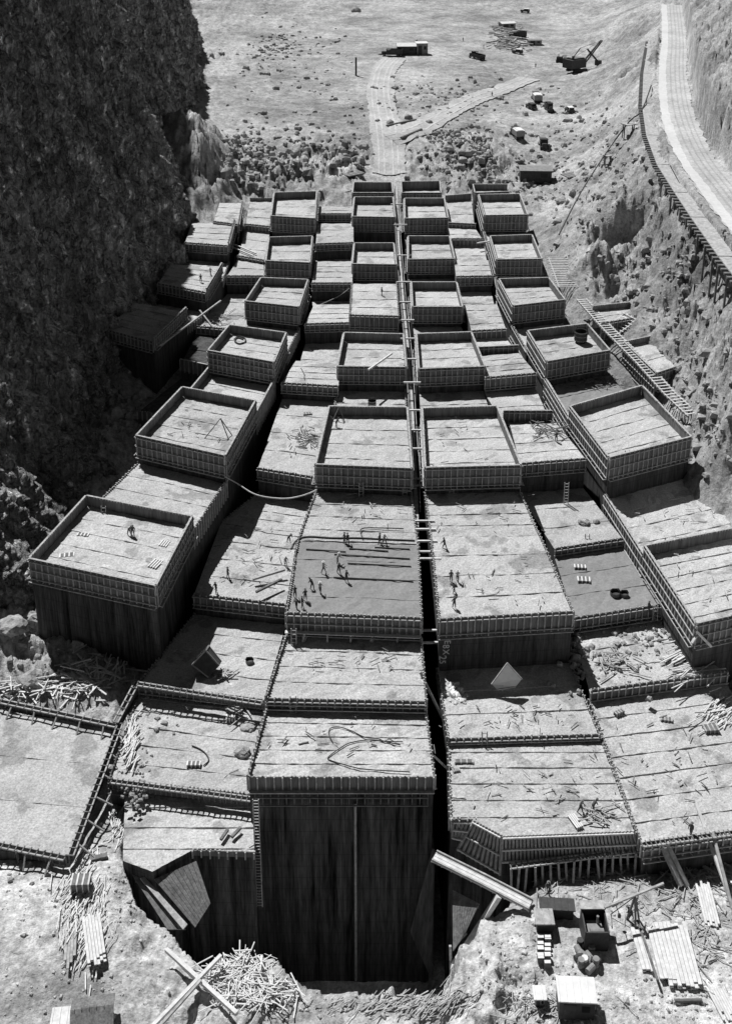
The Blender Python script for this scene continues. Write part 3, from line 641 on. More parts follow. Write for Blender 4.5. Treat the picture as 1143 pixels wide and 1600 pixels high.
# ---------------- slot gangway and spreaders
k_ = 0
path = [P(651,900,3.2), P(650,800,3.2), P(648,740,4.2), P(643,640,5.2), P(638,560,6.4), P(629,470,7.4), P(622,380,8.2), P(618,290,8.6)]
root = empty('gangway', path[0], 'long pale plank gangway running along the slot between the centre columns', 'gangway')
m = MB()
for a, b in zip(path[:-1], path[1:]): m.beam(a, b, .55, .1)
m.build('deck', M['timber'], root)
m = MB()
for a, b in zip(path[1:-1], path[2:]):
    for sx in (-.5, .5): m.beam(a + Vector((sx, 0, .9)), b + Vector((sx, 0, .9)), .08, .08)
    n = int((b - a).length / 2.5)
    for i in range(n):
        q = a.lerp(b, i / n)
        for sx in (-.5, .5): m.beam(q + Vector((sx, 0, 0)), q + Vector((sx, 0, .95)), .07, .07)
m.build('rail', M['timber'], root)
sp_ = [(657,872,686,874,4.2),(656,862,685,862,4.2),(655,845,680,846,4.3),(653,826,678,828,4.3),(652,815,676,813,4.3),(645,756,668,760,4.2),(644,748,668,748,4.4),(640,700,663,702,7.6),(640,672,662,672,7.6),(636,640,660,642,7.6),(633,596,655,599,7.8),(630,560,652,562,8),(628,528,650,530,8),(625,500,645,500,8.2),(624,470,644,474,8.4),(622,440,641,441,8.6),(620,398,640,400,8.8),(617,350,634,352,9.4),(658,985,682,985,1.0),(659,1002,684,1006,.4),(612,318,628,320,9.4)]
for i, (x0, y0, x1, y1, z) in enumerate(sp_):
    a = P(x0, y0, z); b = P(x1, y1, z); a.y = b.y = (a.y + b.y) / 2; a.x -= .3; b.x += .2
    m = MB(); m.beam(a, b, .22, .22); o = m.build('spreader', M['timber_pale'], origin=a)
    tag(o, 'pale timber spreader wedged across the slot between the centre columns', 'timber spreader', 'spreaders across the slot')
for x0, y0, z0, x1, y1, z1, l in ((656,1050,2,690,1120,-3,'slanting prop crossing the slot beside the pale low-stepped block'),(676,1180,-1,697,1200,-4,'slanting prop crossing the slot at the front block'),(560,578,0,0,0,0,'')):
    if not l: continue
    m = MB(); a = P(x0, y0, z0); b = P(x1, y1, z1); m.beam(a, b, .22, .22); tag(m.build('prop', M['timber'], origin=a), l, 'timber prop')

# ---------------- fences of formwork around the lower-left slab and mound
def form_fence(name, label, a, b, h, out, mat='timber', spc=1.0, brace=1.6, cat='formwork fence', depth=None):
    a = Vector(a); b = Vector(b); d = b - a; L = d.length; t = d / L; out = Vector(out).normalized(); root = empty(name, a, label, cat)
    m = MB(); m.obox(a - Z2 * h, d, out * .1, Z2 * (h - .05)); m.build('boards', M['form_dark'], root)
    m = MB()
    for off in (0, .55): m.beam(a + out * off, b + out * off, .14, .14)
    m.build('rail', M[mat], root)
    n = int(L / spc); m = MB()
    for i in range(n + 1):
        q = a + d * (i / n); m.beam(q - out * .1 + Z2 * .07, q + out * .65 + Z2 * .07, .1, .1); m.beam(q + out * .12 - Z2 * h, q + out * .12 + Z2 * random.uniform(.05, .25), .12, .12)
    m.build('tie', M['timber_dark'] if mat == 'timber' else M[mat], root)
    if brace:
        nb = max(1, int(L / 2.6))
        for i in range(nb):
            q = a + d * ((i + .5) / nb); m = MB(); m.beam(q + out * .5, q + out * (.5 + brace) + t * random.uniform(-.3, .3) - Z2 * h, .14, .14); m.build('raking_prop', M['timber'], root)
    return root
def nrm(a, b, flip=1): d = (b - a).normalized(); return d.cross(Z2) * flip
a, b = P(-130,1065,-4.2), P(184,1131,-4.2); form_fence('form_fence', 'long dark formwork fence with pale props behind the lower-left slab', a, b, 1.3, nrm(a, b), brace=1.5)
a, b = P(184,1131,-4.2), P(106,1337,-4.4); form_fence('form_fence', 'steep dark tied formwork fence down the right side of the lower-left slab', a, b, 1.3, -nrm(a, b, 1), spc=.8)
a, b = P(218,1066,-3.0), P(184,1130,-4.0); form_fence('form_fence', 'short black formwork fence joining the mound to the littered slab', a, b, 1.2, nrm(a, b), spc=.8, brace=0)
a, b = P(-130,1290,-4.6), P(104,1337,-4.6); form_fence('form_fence', 'low ribbed formwork fence along the near edge of the lower-left slab', a, b, 1.2, nrm(a, b), spc=.7, brace=1.0)
a, b = P(217,1066,-2.3), P(410,1096,-2.3); form_fence('form_fence', 'dark ribbed formwork wall behind the littered pale block', a, b, .9, nrm(a, b), spc=.7, brace=0)
a, b = P(176,1217,-3.9), P(396,1246,-3.9); form_fence('form_fence', 'dark slatted formwork wall in front of the littered pale block', a, b, 1.1, nrm(a, b), spc=.55, brace=0)
# staging in front of the right front blocks
a, b = P(796,1350,-5.0), P(1200,1296,-4.4); root = form_fence('staging', 'long timber staging with double rail and posts below the front-right blocks', a, b, .25, nrm(a, b), spc=.55, brace=0, cat='timber staging', mat='timber')
d = b - a; n = 34
for i in range(n + 1):
    m = MB(); q = a + d * (i / n) + nrm(a, b) * random.uniform(.3, .75); m.beam(q, Vector((q.x + random.uniform(-.25, .25), q.y - random.uniform(.1, .9), gz(q.x, q.y) - .2)), .2, .2); m.build('post', M['timber'], root)
a, b = P(1000,1316,-3.0), P(1200,1290,-3.0); form_fence('form_fence', 'upper ribbed form rail along the near edge of the broad front-edge block', a, b, .9, nrm(a, b), spc=.45, brace=0)

# leaning ribbed formwork panels below the chamfered block
def rib_panel(label, quad, n, mat='timber', cat='formwork panel', name='leaning_formwork'):
    a, b, c, d = [Vector(q) for q in quad]   # top-left, top-right, bottom-right, bottom-left
    nn = (b - a).cross(a - d).normalized()
    if nn.y > 0: nn = -nn
    root = empty(name, (a + b + c + d) / 4, label, cat); m = MB()
    m.quad([a, b, c, d]); m.quad([a - nn * .12, b - nn * .12, c - nn * .12, d - nn * .12][::-1])
    for p, q in ((a, b), (b, c), (c, d), (d, a)): m.quad([p, p - nn * .12, q - nn * .12, q])
    m.build('sheet', M['form'], root)
    m = MB()
    for i in range(n + 1):
        u = i / n; p = a.lerp(b, u) + nn * .1; q = d.lerp(c, u) + nn * .1; m.beam(p + (p - q) * .06, q - (p - q) * .05, .22, .2)
    m.build('rib', M[mat], root)
    m = MB()
    for v in (.02, .5, .98): m.beam(a.lerp(d, v) + nn * .26, b.lerp(c, v) + nn * .26, .15, .15)
    m.build('waler', M['timber_pale'], root); return root
rib_panel('long ribbed formwork panel leaning out along the chamfered block front', (P(784,1307,-3.0), P(988,1299,-3.0), P(996,1330,-5.4) + Vector((0,-.4,0)), P(782,1340,-5.4) + Vector((0,-.4,0))), 36)
rib_panel('short ribbed formwork panel leaning out from the cut corner above the gangway', (P(740,1283,-3.0), P(783,1306,-3.0), P(781,1364,-6.6), P(716,1326,-6.2)), 9)
rib_panel('narrow ribbed formwork panel beside the slot left of the cut corner', (P(708,1283,-3.4), P(739,1284,-3.4), P(722,1312,-4.8), P(706,1308,-4.8)), 4)

# boarded panels lying in the pits
def board_panel(label, px, mat='timber', th=.15, cat='boarded panel', n=9):
    q = [P(*p) for p in px]; root = empty('boarded_panel', sum(q, Vector()) / 4, label, cat); m = MB(); a, b, c, d = q
    nn = (b - a).cross(a - d).normalized(); nn = nn if nn.z > 0 else -nn
    for i in range(n):
        u0, u1 = i / n + .004, (i + 1) / n - .004; k = [a.lerp(b, u0), a.lerp(b, u1), d.lerp(c, u1), d.lerp(c, u0)]; kk = [p - nn * th for p in k]
        m.quad(k); m.quad(kk[::-1])
        for i2 in range(4): m.quad([k[i2], kk[i2], kk[(i2 + 1) % 4], k[(i2 + 1) % 4]])
    m.build('board', M[mat], root)
    m = MB()
    for v in (.1, .9): m.beam(a.lerp(d, v) - nn * (th + .1), b.lerp(c, v) - nn * (th + .1), .2, .2)
    m.build('batten', M['timber_dark'], root); return root
board_panel('large curved-looking boarded panel lying lit in the left pit', ((241,1374,-6.4),(307,1345,-6.2),(329,1411,-7.9),(305,1449,-8.6)), 'form')
board_panel('thin pale boarded strip on the left bank of the left pit', ((219,1372,-6.7),(226,1370,-6.7),(293,1444,-7.9),(286,1452,-7.9)), 'timber', n=3)
board_panel('grey boarded panel lying below the slanting gangway in the right pit', ((706,1390,-7.2),(748,1412,-7),(724,1462,-9),(707,1486,-9.8)), 'form')
def PY(px, py, y):
    d = ray(px, py); k = y / d.y; q = Vector((d.x * k, y, CAMH + d.z * k)); return q
board_panel('dark triangular board wall leaning in the foot of the tall front face', tuple((px, py, PY(px, py, yy).z) for px, py, yy in ((675,1325,86.2),(677,1327,86.0),(673,1530,84.5),(640,1456,86.0))), 'form_dark', n=5)

board_panel('dark slatted shutter lying beside the thin pale strip in the left pit', ((206,1366,-6.9),(224,1366,-6.9),(290,1452,-8.4),(262,1452,-8.4)), 'timber_dark', n=5)
# gangway over the right pit
def trough(name, label, pts, wd, cat, mat='timber_pale', rails=True):
    root = empty(name, pts[0], label, cat); m = MB(); r = MB()
    for a, b in zip(pts[:-1], pts[1:]):
        d = (b - a); s_ = d.cross(Z2).normalized()
        for k in range(4): m.beam(a + s_ * wd * (k / 3 - .5), b + s_ * wd * (k / 3 - .5), wd / 3.4, .1)
        if rails:
            for k in (-.55, .55): r.beam(a + s_ * wd * k + Z2 * .12, b + s_ * wd * k + Z2 * .12, .14, .24)
            n = int(d.length / 1.0)
            for i in range(n + 1): q = a + d * (i / max(n, 1)) - Z2 * .1; r.beam(q - s_ * wd * .65, q + s_ * wd * .65, .1, .12)
    m.build('deck', M[mat], root)
    if rails: r.build('edge_beam', M['timber'], root)
trough('gangway', 'pale slanting timber gangway crossing the right pit below the cut corner', [P(678,1338,-5.0), P(755,1376,-5.4), P(828,1414,-5.9)], 1.0, 'gangway')
def pole(name, label, a, b, r=.16, cat='timber pole', mat='timber', group=None, square=True):
    m = MB(); a = Vector(a); b = Vector(b)
    if square: m.beam(a, b, r * 2, r * 2)
    else: m.cyl(a, b, r, 8)
    return tag(m.build(name, M[mat], origin=(a + b) / 2), label, cat, group)
pole('beam', 'thick pale beam leaning into the right pit from under the gangway', P(779,1400,-5.6), P(706,1512,-14), .22, 'timber beam', 'timber_pale')
pole('beam', 'upright stake in the right pit beside the slot foot', P(703,1478,-12), P(704,1530,-16), .12, 'timber beam', 'timber')
q1, q2, q3, q4 = P(260,1484,-5.9), P(370,1584,-5.8), P(230,1606,-5.2), P(345,1487,-5.2)
pole('beam', 'thick pale crossed beam sloping down right over the left pit', q1, q2, .17, 'timber beam', 'timber_pale')
pole('beam', 'pale crossed beam rising right over the left pit, under the other', q3 - Z2 * .45, q4 - Z2 * .45, .15, 'timber beam', 'timber_pale')
pole('beam', 'thinner beam alongside the rising crossed beam at the left pit', q3 + Vector((.5, -.2, -.4)), q4.lerp(q3, .35) + Vector((.4, 0, -.35)), .1, 'timber beam', 'timber')

# ---------------- tied sticks and heaps (uncountable)
def heap(name, label, spots, n, mat, ln=(1.2, 3.2), w=.12, zup=.5, kind='stuff', cat=None, fan=None):
    m = MB()
    for i in range(n):
        cx, cy, sx, sy = random.choice(spots); q = G(cx + random.gauss(0, sx), cy + random.gauss(0, sy)); L = random.uniform(*ln)
        ang = (random.uniform(0, math.pi) if fan is None else random.gauss(fan, .3)); q.z += random.uniform(.05, zup)
        d = Vector((math.cos(ang), math.sin(ang), random.uniform(-.16, .16))) * L / 2; a, b = q - d, q + d
        a.z = max(a.z, gz(a.x, a.y) + .05) if a.y < 100 else a.z; b.z = max(b.z, gz(b.x, b.y) + .05) if b.y < 100 else b.z
        m.beam(a, b, w * random.uniform(.5, 1.4), w * random.uniform(.4, 1))
    o = m.build(name, M[mat]); tag(o, label, cat, None, kind); return o
heap('timber_debris', 'heap of broken pale timber at the foot of the tall front face', [(375,1528,26,22),(350,1505,18,16),(400,1560,26,12)], 520, 'timber_pale', (.8, 2.7), .085, .8)
heap('timber_debris', 'scattered sticks on the bright ground right of the heap', [(655,1560,28,12),(690,1575,20,10),(600,1578,60,8)], 240, 'timber', (.4, 1.8), .07, .25, fan=.6)
heap('timber_debris', 'litter of laths between the left slab and the pit', [(120,1440,14,40),(150,1470,12,30),(135,1400,20,20),(200,1290,16,20)], 330, 'timber_pale', (.8, 2.8), .08, .3, fan=1.5)
heap('timber_debris', 'scattered sticks around the lower right yard', [(1040,1420,60,25),(930,1375,60,14),(1100,1480,30,40),(850,1580,50,10),(1100,1370,30,20)], 420, 'timber', (.4, 2.4), .075, .25)
heap('timber_debris', 'splintered boards on the mound beside the left slab', [(110,1075,40,10),(150,1050,30,14),(60,1085,40,8)], 170, 'timber_pale', (1, 3.6), .13, .4)
heap('timber_debris', 'jumble of timber around the far huts', [(788,55,14,7),(800,70,14,6)], 130, 'timber', (2, 5), .5, 1.2)
def heap_on(label, key, cx, cy, sx, sy, n, mat, ln=(1, 3), fan=None, w=.12):
    m = MB()
    for i in range(n):
        q = onb(key, cx + random.gauss(0, sx), cy + random.gauss(0, sy), random.uniform(.15, .5)); a = random.uniform(0, 3.14) if fan is None else random.gauss(fan, .25); L = random.uniform(*ln)
        d = Vector((math.cos(a), math.sin(a), random.uniform(-.05, .05))) * L / 2; m.beam(q - d, q + d, w * random.uniform(.5, 1.3), w * .7)
    tag(m.build('timber_debris', M[mat]), label, None, None, 'stuff')
heap_on('fan of long laths against the wall right of the rubble block', 'E1', 1080, 1025, 16, 16, 70, 'timber_pale', (2, 4.5), .5)
heap_on('loose boards lying on the rubble block', 'E1', 955, 1030, 20, 10, 30, 'timber', (1, 3))
heap_on('laths at the right margin of the broad front-edge block', 'E0', 1120, 1110, 12, 14, 45, 'timber_pale', (1, 3), .7)
heap_on('sheaf of pale laths on the littered pale block', 'N0', 205, 1158, 4, 16, 60, 'timber_pale', (1.5, 3.5), 1.4)
heap_on('small scraps on the broad debris-strewn block', 'N4', 478, 685, 12, 10, 60, 'timber_dark', (.3, 1.4))
heap_on('crossed poles on the boxed block right of the slot', 'E4', 858, 668, 14, 10, 26, 'timber_dark', (1, 4))
heap_on('loose boards on the half-shaded left block', 'N0', 370, 1110, 14, 8, 16, 'timber', (.5, 2))
heap_on('boards on the chamfer-cornered block', 'D0', 930, 1270, 22, 8, 26, 'timber', (.4, 2))
heap_on('debris in the sunken block behind the large boxed right block', 'Q3', 930, 596, 24, 5, 60, 'timber_dark', (.4, 2.4))
heap_on('litter on the debris-strewn sunken block', 'K2', 345, 497, 12, 6, 40, 'timber', (.5, 2.5))

for l, k, x, y, sx, sy, n in (('scraps along the back of the pale low-stepped block','C1',560,1030,60,10,26),('scraps over the very tall smooth-topped block','D2',800,900,50,30,22),('chips over the bare block behind the fresh one','C3',560,800,50,14,20),('chips on the bare light-topped block','D3',760,800,40,18,22),('scraps on the wide boxed block at the right','Q0',1090,890,30,30,20),
    ('scraps on the pale low block of the high right column','Q1',1060,800,40,16,20),('scraps on the broad front-edge block','E0',1040,1200,60,50,50),('scraps on the strip-like block','D1',820,1115,60,10,30),('scraps along the chamfer-cornered block','D0',820,1230,70,30,40),('scraps on the front block','C0',540,1160,80,22,26),('scraps in the large boxed left block of two','H2',300,660,30,20,14),('chips on the worker-dotted block','N2',390,870,40,26,30),('chips in the boxed block right of the slot','D4',730,690,30,20,14)):
    heap_on(l, k, x, y, sx, sy, n, 'timber_dark' if n % 4 else 'timber', (.25, 1.3), None, .09)
# ---------------- rubble and boulders
def rocks(name, label, spots, n, size, mat='rock', onkey=None):
    m = MB(); V0 = [(-1,-1,-.6),(1,-1,-.5),(1,1,-.6),(-1,1,-.5),(-.7,-.8,.5),(.8,-.6,.7),(.6,.8,.4),(-.8,.6,.8),(0,0,1.05)]
    F0 = ((0,3,2,1),(0,1,5,4),(1,2,6,5),(2,3,7,6),(3,0,4,7),(4,5,8),(5,6,8),(6,7,8),(7,4,8))
    for i in range(n):
        cx, cy, sx, sy = random.choice(spots); x = cx + random.gauss(0, sx); y = cy + random.gauss(0, sy)
        q = onb(onkey, x, y) if onkey else G(x, y); r = random.uniform(*size) ** 1.0 * (random.random() ** 2 * .9 + .3); a = random.uniform(0, 6.28); k = len(m.v)
        ca, sa = math.cos(a), math.sin(a); sx_, sy_, sz_ = random.uniform(.6, 1.2) * r, random.uniform(.6, 1.2) * r, random.uniform(.5, .9) * r
        for v in V0:
            vx, vy, vz = (v[0] * random.uniform(.7, 1.15)) * sx_, (v[1] * random.uniform(.7, 1.15)) * sy_, v[2] * sz_
            m.v.append((q.x + vx * ca - vy * sa, q.y + vx * sa + vy * ca, q.z + vz + .25 * r))
        for f in F0: m.f.append(tuple(k + j for j in f)); m.m.append(0)
    return tag(m.build(name, M[mat]), label, None, None, 'stuff')
rocks('rubble', 'broken rock along the bank behind the dam', [(400,270,25,16),(470,240,35,18),(540,245,20,16),(700,250,30,22),(745,235,14,22),(380,230,20,20)], 620, (.4, 1.3))
rocks('rubble', 'stones scattered over the far plain', [(500,130,70,50),(440,80,50,30),(650,160,50,18),(720,150,40,14),(880,200,40,30),(820,280,40,30),(700,215,20,10),(430,75,16,10)], 900, (.3, 1.1))
rocks('rubble', 'loose stones on the right slope', [(900,330,30,60),(960,250,30,40),(1000,450,50,40),(1060,560,30,50),(1110,650,25,40),(1060,400,40,40)], 600, (.25, .9))
rocks('rubble', 'gravel over the near right yard', [(960,1400,100,40),(800,1500,40,40),(900,1570,90,30),(1080,1560,50,40)], 800, (.06, .24), 'pebble')
rocks('rubble', 'gravel over the near left ground', [(80,1400,80,40),(200,1400,40,60),(120,1560,100,30),(560,1575,90,12),(100,1060,60,30)], 800, (.06, .26), 'pebble')
rocks('rubble', 'broken rock on the rubble-strewn block', [(960,1030,40,24),(1020,1000,30,16),(900,1010,8,24)], 330, (.15, .5), 'rock', 'E1')
rocks('rubble', 'lumps along the litter side of the pale block', [(240,1110,22,18),(215,1190,16,14),(210,1240,10,8)], 160, (.12, .4), 'rock', 'N0')
rocks('rubble', 'rocks in the dark gully under the cliff', [(130,940,50,40),(60,960,30,30),(170,720,30,40),(200,640,20,20)], 320, (.3, 1.1))
def boulder(label, q, r, mat='rock', flat=.7):
    import bmesh
    bm = bmesh.new(); bmesh.ops.create_icosphere(bm, subdivisions=3, radius=1.0); sd = random.uniform(0, 90)
    for v in bm.verts:
        c = v.co; n = float(fbm(np.array(c.x * 1.3 + sd), np.array(c.y * 1.3), np.array(c.z * 1.3), 3, .5)); n2 = float(fbm(np.array(c.x * 4 + sd), np.array(c.y * 4), np.array(c.z * 4), 2, .5))
        v.co = c * (1 + .45 * n + .12 * n2) * r; v.co.z = max(v.co.z * flat, -.25 * r)
    me = bpy.data.meshes.new('boulder'); bm.to_mesh(me); bm.free(); me.materials.append(M[mat]); o = bpy.data.objects.new('boulder', me); COL.objects.link(o); o.location = q + Vector((0, 0, .2 * r)); tag(o, label, 'boulder')
boulder('pale angular boulder on the boulder-bearing block', onb('E3', 912, 818), .75); boulder('small dark boulder beside the pale one on the boulder-bearing block', onb('E3', 931, 816), .45)
boulder('grey boulder near the right edge of the littered pale block', onb('N0', 380, 1178), .8); boulder('flat grey boulder behind the other on the littered pale block', onb('N0', 388, 1137), .75, flat=.4)
boulder('round boulder standing on the bright mound left', G(50,1068), 1.5); boulder('dark rock at the right end of the dark compressor shed', G(874,318), 1.2)
boulder('lone dark rock near the top of the far plain', G(555,18), 2.2); boulder('boulder under the cliff at the left margin', G(20,985), 1.6)

# ---------------- people
def make_body(pose):
    vs, ed, rad = [], [], []
    def a(p, r, par=None):
        vs.append(p); rad.append(r)
        if par is not None: ed.append((par, len(vs) - 1))
        return len(vs) - 1
    b = pose.get('bend', 0.0); st = pose.get('stride', .12); arm = pose.get('arm', .1)
    def tilt(x, y, z): yy = y - (z - .95) * math.sin(b); zz = .95 + (z - .95) * math.cos(b); return (x, yy, zz)
    pel = a((0, 0, .95), (.15, .12)); ch = a(tilt(0, 0, 1.25), (.17, .12), pel); nk = a(tilt(0, 0, 1.48), (.08, .08), ch); a(tilt(0, -.01, 1.6), (.095, .10), nk); a(tilt(0, 0, 1.72), (.07, .08), len(vs) - 1)
    for s_ in (-1, 1):
        sh = a(tilt(s_ * .19, 0, 1.42), (.065, .065), ch); el = a(tilt(s_ * .27, -arm, 1.15), (.05, .05), sh); wr = a(tilt(s_ * .25, -arm * 2.4, .94), (.035, .035), el); a(tilt(s_ * .24, -arm * 2.8, .84), (.04, .03), wr)
        hp = a((s_ * .1, 0, .86), (.1, .1), pel); kn = a((s_ * .12, -s_ * st * .6 - .03, .48), (.07, .07), hp); an = a((s_ * .12, -s_ * st, .09), (.045, .045), kn); a((s_ * .13, -s_ * st - .15, .04), (.045, .035), an)
    me = bpy.data.meshes.new('tmp'); me.from_pydata(vs, ed, []); o = bpy.data.objects.new('tmp', me); COL.objects.link(o)
    md = o.modifiers.new('s', 'SKIN'); 
    for i, r in enumerate(rad): me.skin_vertices[0].data[i].radius = (r[0] * 1.2, r[1] * 1.2)
    me.skin_vertices[0].data[0].use_root = True
    sb = o.modifiers.new('b', 'SUBSURF'); sb.levels = 1; sb.render_levels = 1
    dg = bpy.context.evaluated_depsgraph_get(); m2 = bpy.data.meshes.new_from_object(o.evaluated_get(dg)); bpy.data.objects.remove(o)
    m2.materials.clear()
    for mm in (M['cloth'], M['skin'], M['cloth_pale']): m2.materials.append(mm)
    hd = tilt(0, 0, 1.55)
    for p in m2.polygons:
        c = p.center; p.material_index = 1 if (c.z > hd[2] and b < .6) else (2 if pose.get('pale') and c.z > .98 else 0); p.use_smooth = True
    hat = MB(); h0 = Vector(tilt(0, 0, 1.70)); up = Vector((0, -math.sin(b), math.cos(b))); hat.cyl(h0, h0 + up * .03, .19, 12); hat.cyl(h0 + up * .02, h0 + up * .15, .11, 12, .085)
    hm = bpy.data.meshes.new('hat'); hm.from_pydata(hat.v, [], hat.f); hm.materials.append(M['hat'] if not pose.get('pale') else M['white'])
    return m2, hm
POSES = [make_body(p) for p in (dict(), dict(bend=.75, arm=.2, stride=.2), dict(stride=.3, arm=.18, pale=True), dict(stride=.28, bend=.2, arm=.22), dict(bend=.35, arm=.3, pale=True))]
def person(q, pose, label, rz=None, group='workers on the dam'):
    bm_, hm = POSES[pose]; o = bpy.data.objects.new('person', bm_); COL.objects.link(o); o.location = q + Vector((0, 0, .03)); o.scale = (.88,) * 3; o.rotation_euler = (0, 0, random.uniform(0, 6.28) if rz is None else rz)
    h = bpy.data.objects.new('hat', hm); COL.objects.link(h); h.parent = o; tag(o, label, 'person', group); return o
PEO = [('C2',451,848,1,'worker bending over the pipe end at the left back corner of the fresh grey block'),('C3',538,849,0,'dark worker standing at the back seam of the fresh grey block, left of the pair'),('C3',543,851,3,'worker leaning beside the dark one at the back seam'),('C3',593,850,0,'left of the pair of workers at the back seam near the slot'),('C3',600,851,2,'right pale-shirted one of the pair at the back seam'),
 ('C2',505,895,2,'pale-shirted worker alone left of the middle group on the fresh grey block'),('C2',527,881,4,'farthest worker of the middle group on the fresh grey block'),('C2',529,896,3,'dark leaning worker of the middle group on the fresh grey block'),('C2',541,909,0,'nearest worker of the middle group on the fresh grey block'),('C2',488,921,1,'worker stooping towards the left edge group on the fresh grey block'),('C2',500,927,2,'pale-shirted worker right of the stooping one on the fresh grey block'),
 ('C2',461,934,3,'worker at the far left rim of the fresh grey block'),('C2',477,938,0,'worker standing near the front form, right of the rim worker'),('C2',463,950,1,'stooping worker at the front left corner of the fresh grey block'),('C2',472,950,0,'upright worker at the front left corner of the fresh grey block'),
 ('N2',356,903,0,'lone worker in the middle of the worker-dotted low block'),('N2',338,926,3,'worker near the front edge of the worker-dotted low block'),('N2',446,884,4,'worker crouching by the low wall left of the fresh grey block'),
 ('D3',694,858,3,'worker alone at the back left of the light-topped block right of the slot'),('D2',704,909,0,'left worker of two side by side right of the slot'),('D2',714,909,2,'right worker of two side by side right of the slot'),('D2',709,926,1,'stooping worker below the pair right of the slot'),('D2',709,950,0,'worker near the front edge of the very tall block'),
 ('J2',314,441,0,'worker in the sun at the near edge of the half-shaded far left block'),('J2',329,430,2,'worker at the right side of the half-shaded far left block'),('H0',202,836,1,'left stooping worker on the large left boxed block'),('H0',208,837,3,'right worker beside the stooping one on the large left boxed block'),
 ('E0',1078,1305,0,'worker at the near edge of the broad front-edge block'),('D0',905,1270,3,'worker near the front of the chamfer-cornered block'),('E2',1012,957,0,'worker at the right of the grey pump-bearing block'),('E4',868,690,0,'worker on the dark-faced lined block'),('C4',525,668,1,'stooping worker at the left wall of the boxed centre block'),('C8',596,462,0,'worker on the unwalled flat-topped block'),('D0',925,1268,1,'stooping worker by the boards on the chamfer-cornered block')]
for key, px, py, ps, lab in PEO: person(onb(key, px, py), ps, lab)
for px, py, ps, lab in ((30,1352,0,'person walking on the ground below the lower-left slab'),(855,1398,3,'person standing on the ground by the post foot near the dark lean-to'),(723,65,0,'tiny person out on the bright far plain'),(836,106,0,'tiny dark person between the far wagons and the machines'),(755,76,2,'tiny pale person beside the far timber jumble'),(768,152,0,'tiny person beside the far slanting road'),(985,1438,1,'person stooping at the foot of the derrick')):
    person(G(px, py), ps, lab, group='people on the ground')

# ---------------- vehicles
def wheel(root, c, r, wd, ax='x'):
    d = Vector((wd / 2, 0, 0)) if ax == 'x' else Vector((0, wd / 2, 0)); m = MB(); m.cyl(c - d, c + d, r, 14); t = m.build('wheel', M['rubber'], root)
    m = MB(); m.cyl(c - d * 1.08, c + d * 1.08, r * .5, 10); m.build('rim', M['grey'], t)
def finish(root, q, rz): root.location = q; root.rotation_euler = (0, 0, rz)
def truck(label, q, rz, bed='grey', bed_h=1.3, cab='steel', cover=False, sc=1.0, group='trucks on the far plain'):
    root = empty('truck', (0, 0, 0), label, 'truck', group)
    m = MB(); m.box((0, 0, .75), 1.9 * sc, 6.2 * sc, .25); m.build('chassis', M['steel'], root)
    m = MB(); m.box((0, 2.55 * sc, 1.25), 1.3 * sc, 1.5 * sc, .8); m.box((0, 2.55 * sc, 1.68), .9 * sc, 1.4 * sc, .1); m.box((0, 3.34 * sc, 1.2), .9 * sc, .1, .7); m.build('bonnet', M[cab], root)
    m = MB(); m.box((0, 1.15 * sc, 1.45), 2.0 * sc, 1.3 * sc, 1.1); m.box((0, 1.15 * sc, 2.55), 2.05 * sc, 1.5 * sc, .12)
    for sx in (-.9, .9):
        for sy in (.55, 1.72): m.box((sx * sc, sy * sc, 2.2), .12, .12, .7)
    c = m.build('cab', M[cab], root); m = MB(); m.box((0, 1.74 * sc, 2.22), 1.65 * sc, .05, .5); m.build('windscreen', M['glass'], c)
    m = MB(); m.box((0, -1.5 * sc, 1.0), 2.3 * sc, 3.9 * sc, .15)
    for sx in (-1.12, 1.12): m.box((sx * sc, -1.5 * sc, 1.0 + bed_h / 2), .1, 3.9 * sc, bed_h)
    for sy in (-3.4, .42): m.box((0, sy * sc, 1.0 + bed_h / 2), 2.2 * sc, .1, bed_h)
    bd = m.build('bed', M[bed], root)
    if cover: m = MB(); m.box((0, -1.5 * sc, 1.12 + bed_h), 2.4 * sc, 3.6 * sc, .2); m.box((0, -1.5 * sc, 1.28 + bed_h), 1.5 * sc, 3.5 * sc, .15); m.build('cover', M['white'], bd)
    for sx in (-.95, .95):
        for sy in (2.5, -1.9, -2.9): wheel(root, Vector((sx * sc, sy * sc, .5)), .5, .3)
    finish(root, q, rz)
def car(label, q, rz, roof='white', body='steel'):
    root = empty('car', (0, 0, 0), label, 'car', 'cars on the far plain'); m = MB(); m.box((0, -.3, .85), 1.6, 3.0, .65); m.box((0, 1.6, .85), 1.1, 1.2, .6); m.build('body', M[body], root)
    m = MB(); m.box((0, -.5, 1.75), 1.6, 2.3, .12)
    for sx in (-.72, .72):
        for sy in (-1.55, .5): m.box((sx, sy, 1.45), .12, .12, .6)
    m.build('roof', M[roof], root); m = MB(); m.box((0, -.5, 1.43), 1.4, 2.0, .5); m.build('windows', M['glass'], root)
    m = MB()
    for sx in (-.8, .8): m.box((sx, 1.5, .85), .3, 1.1, .08); m.box((sx, -1.4, .85), .3, 1.1, .08)
    m.build('mudguard', M[body], root)
    for sx in (-.75, .75):
        for sy in (1.5, -1.4): wheel(root, Vector((sx, sy, .38)), .38, .2)
    finish(root, q, rz)
truck('covered truck with white roof on the bench above the last blocks', G(806,215), .2, cover=True); truck('open truck facing the camera left of the grey tarpaulin', G(848,230), 3.1, 'white', 1.0); truck('truck with a dark box, farthest in the row below the shovel', G(837,158), .05, cover=True)
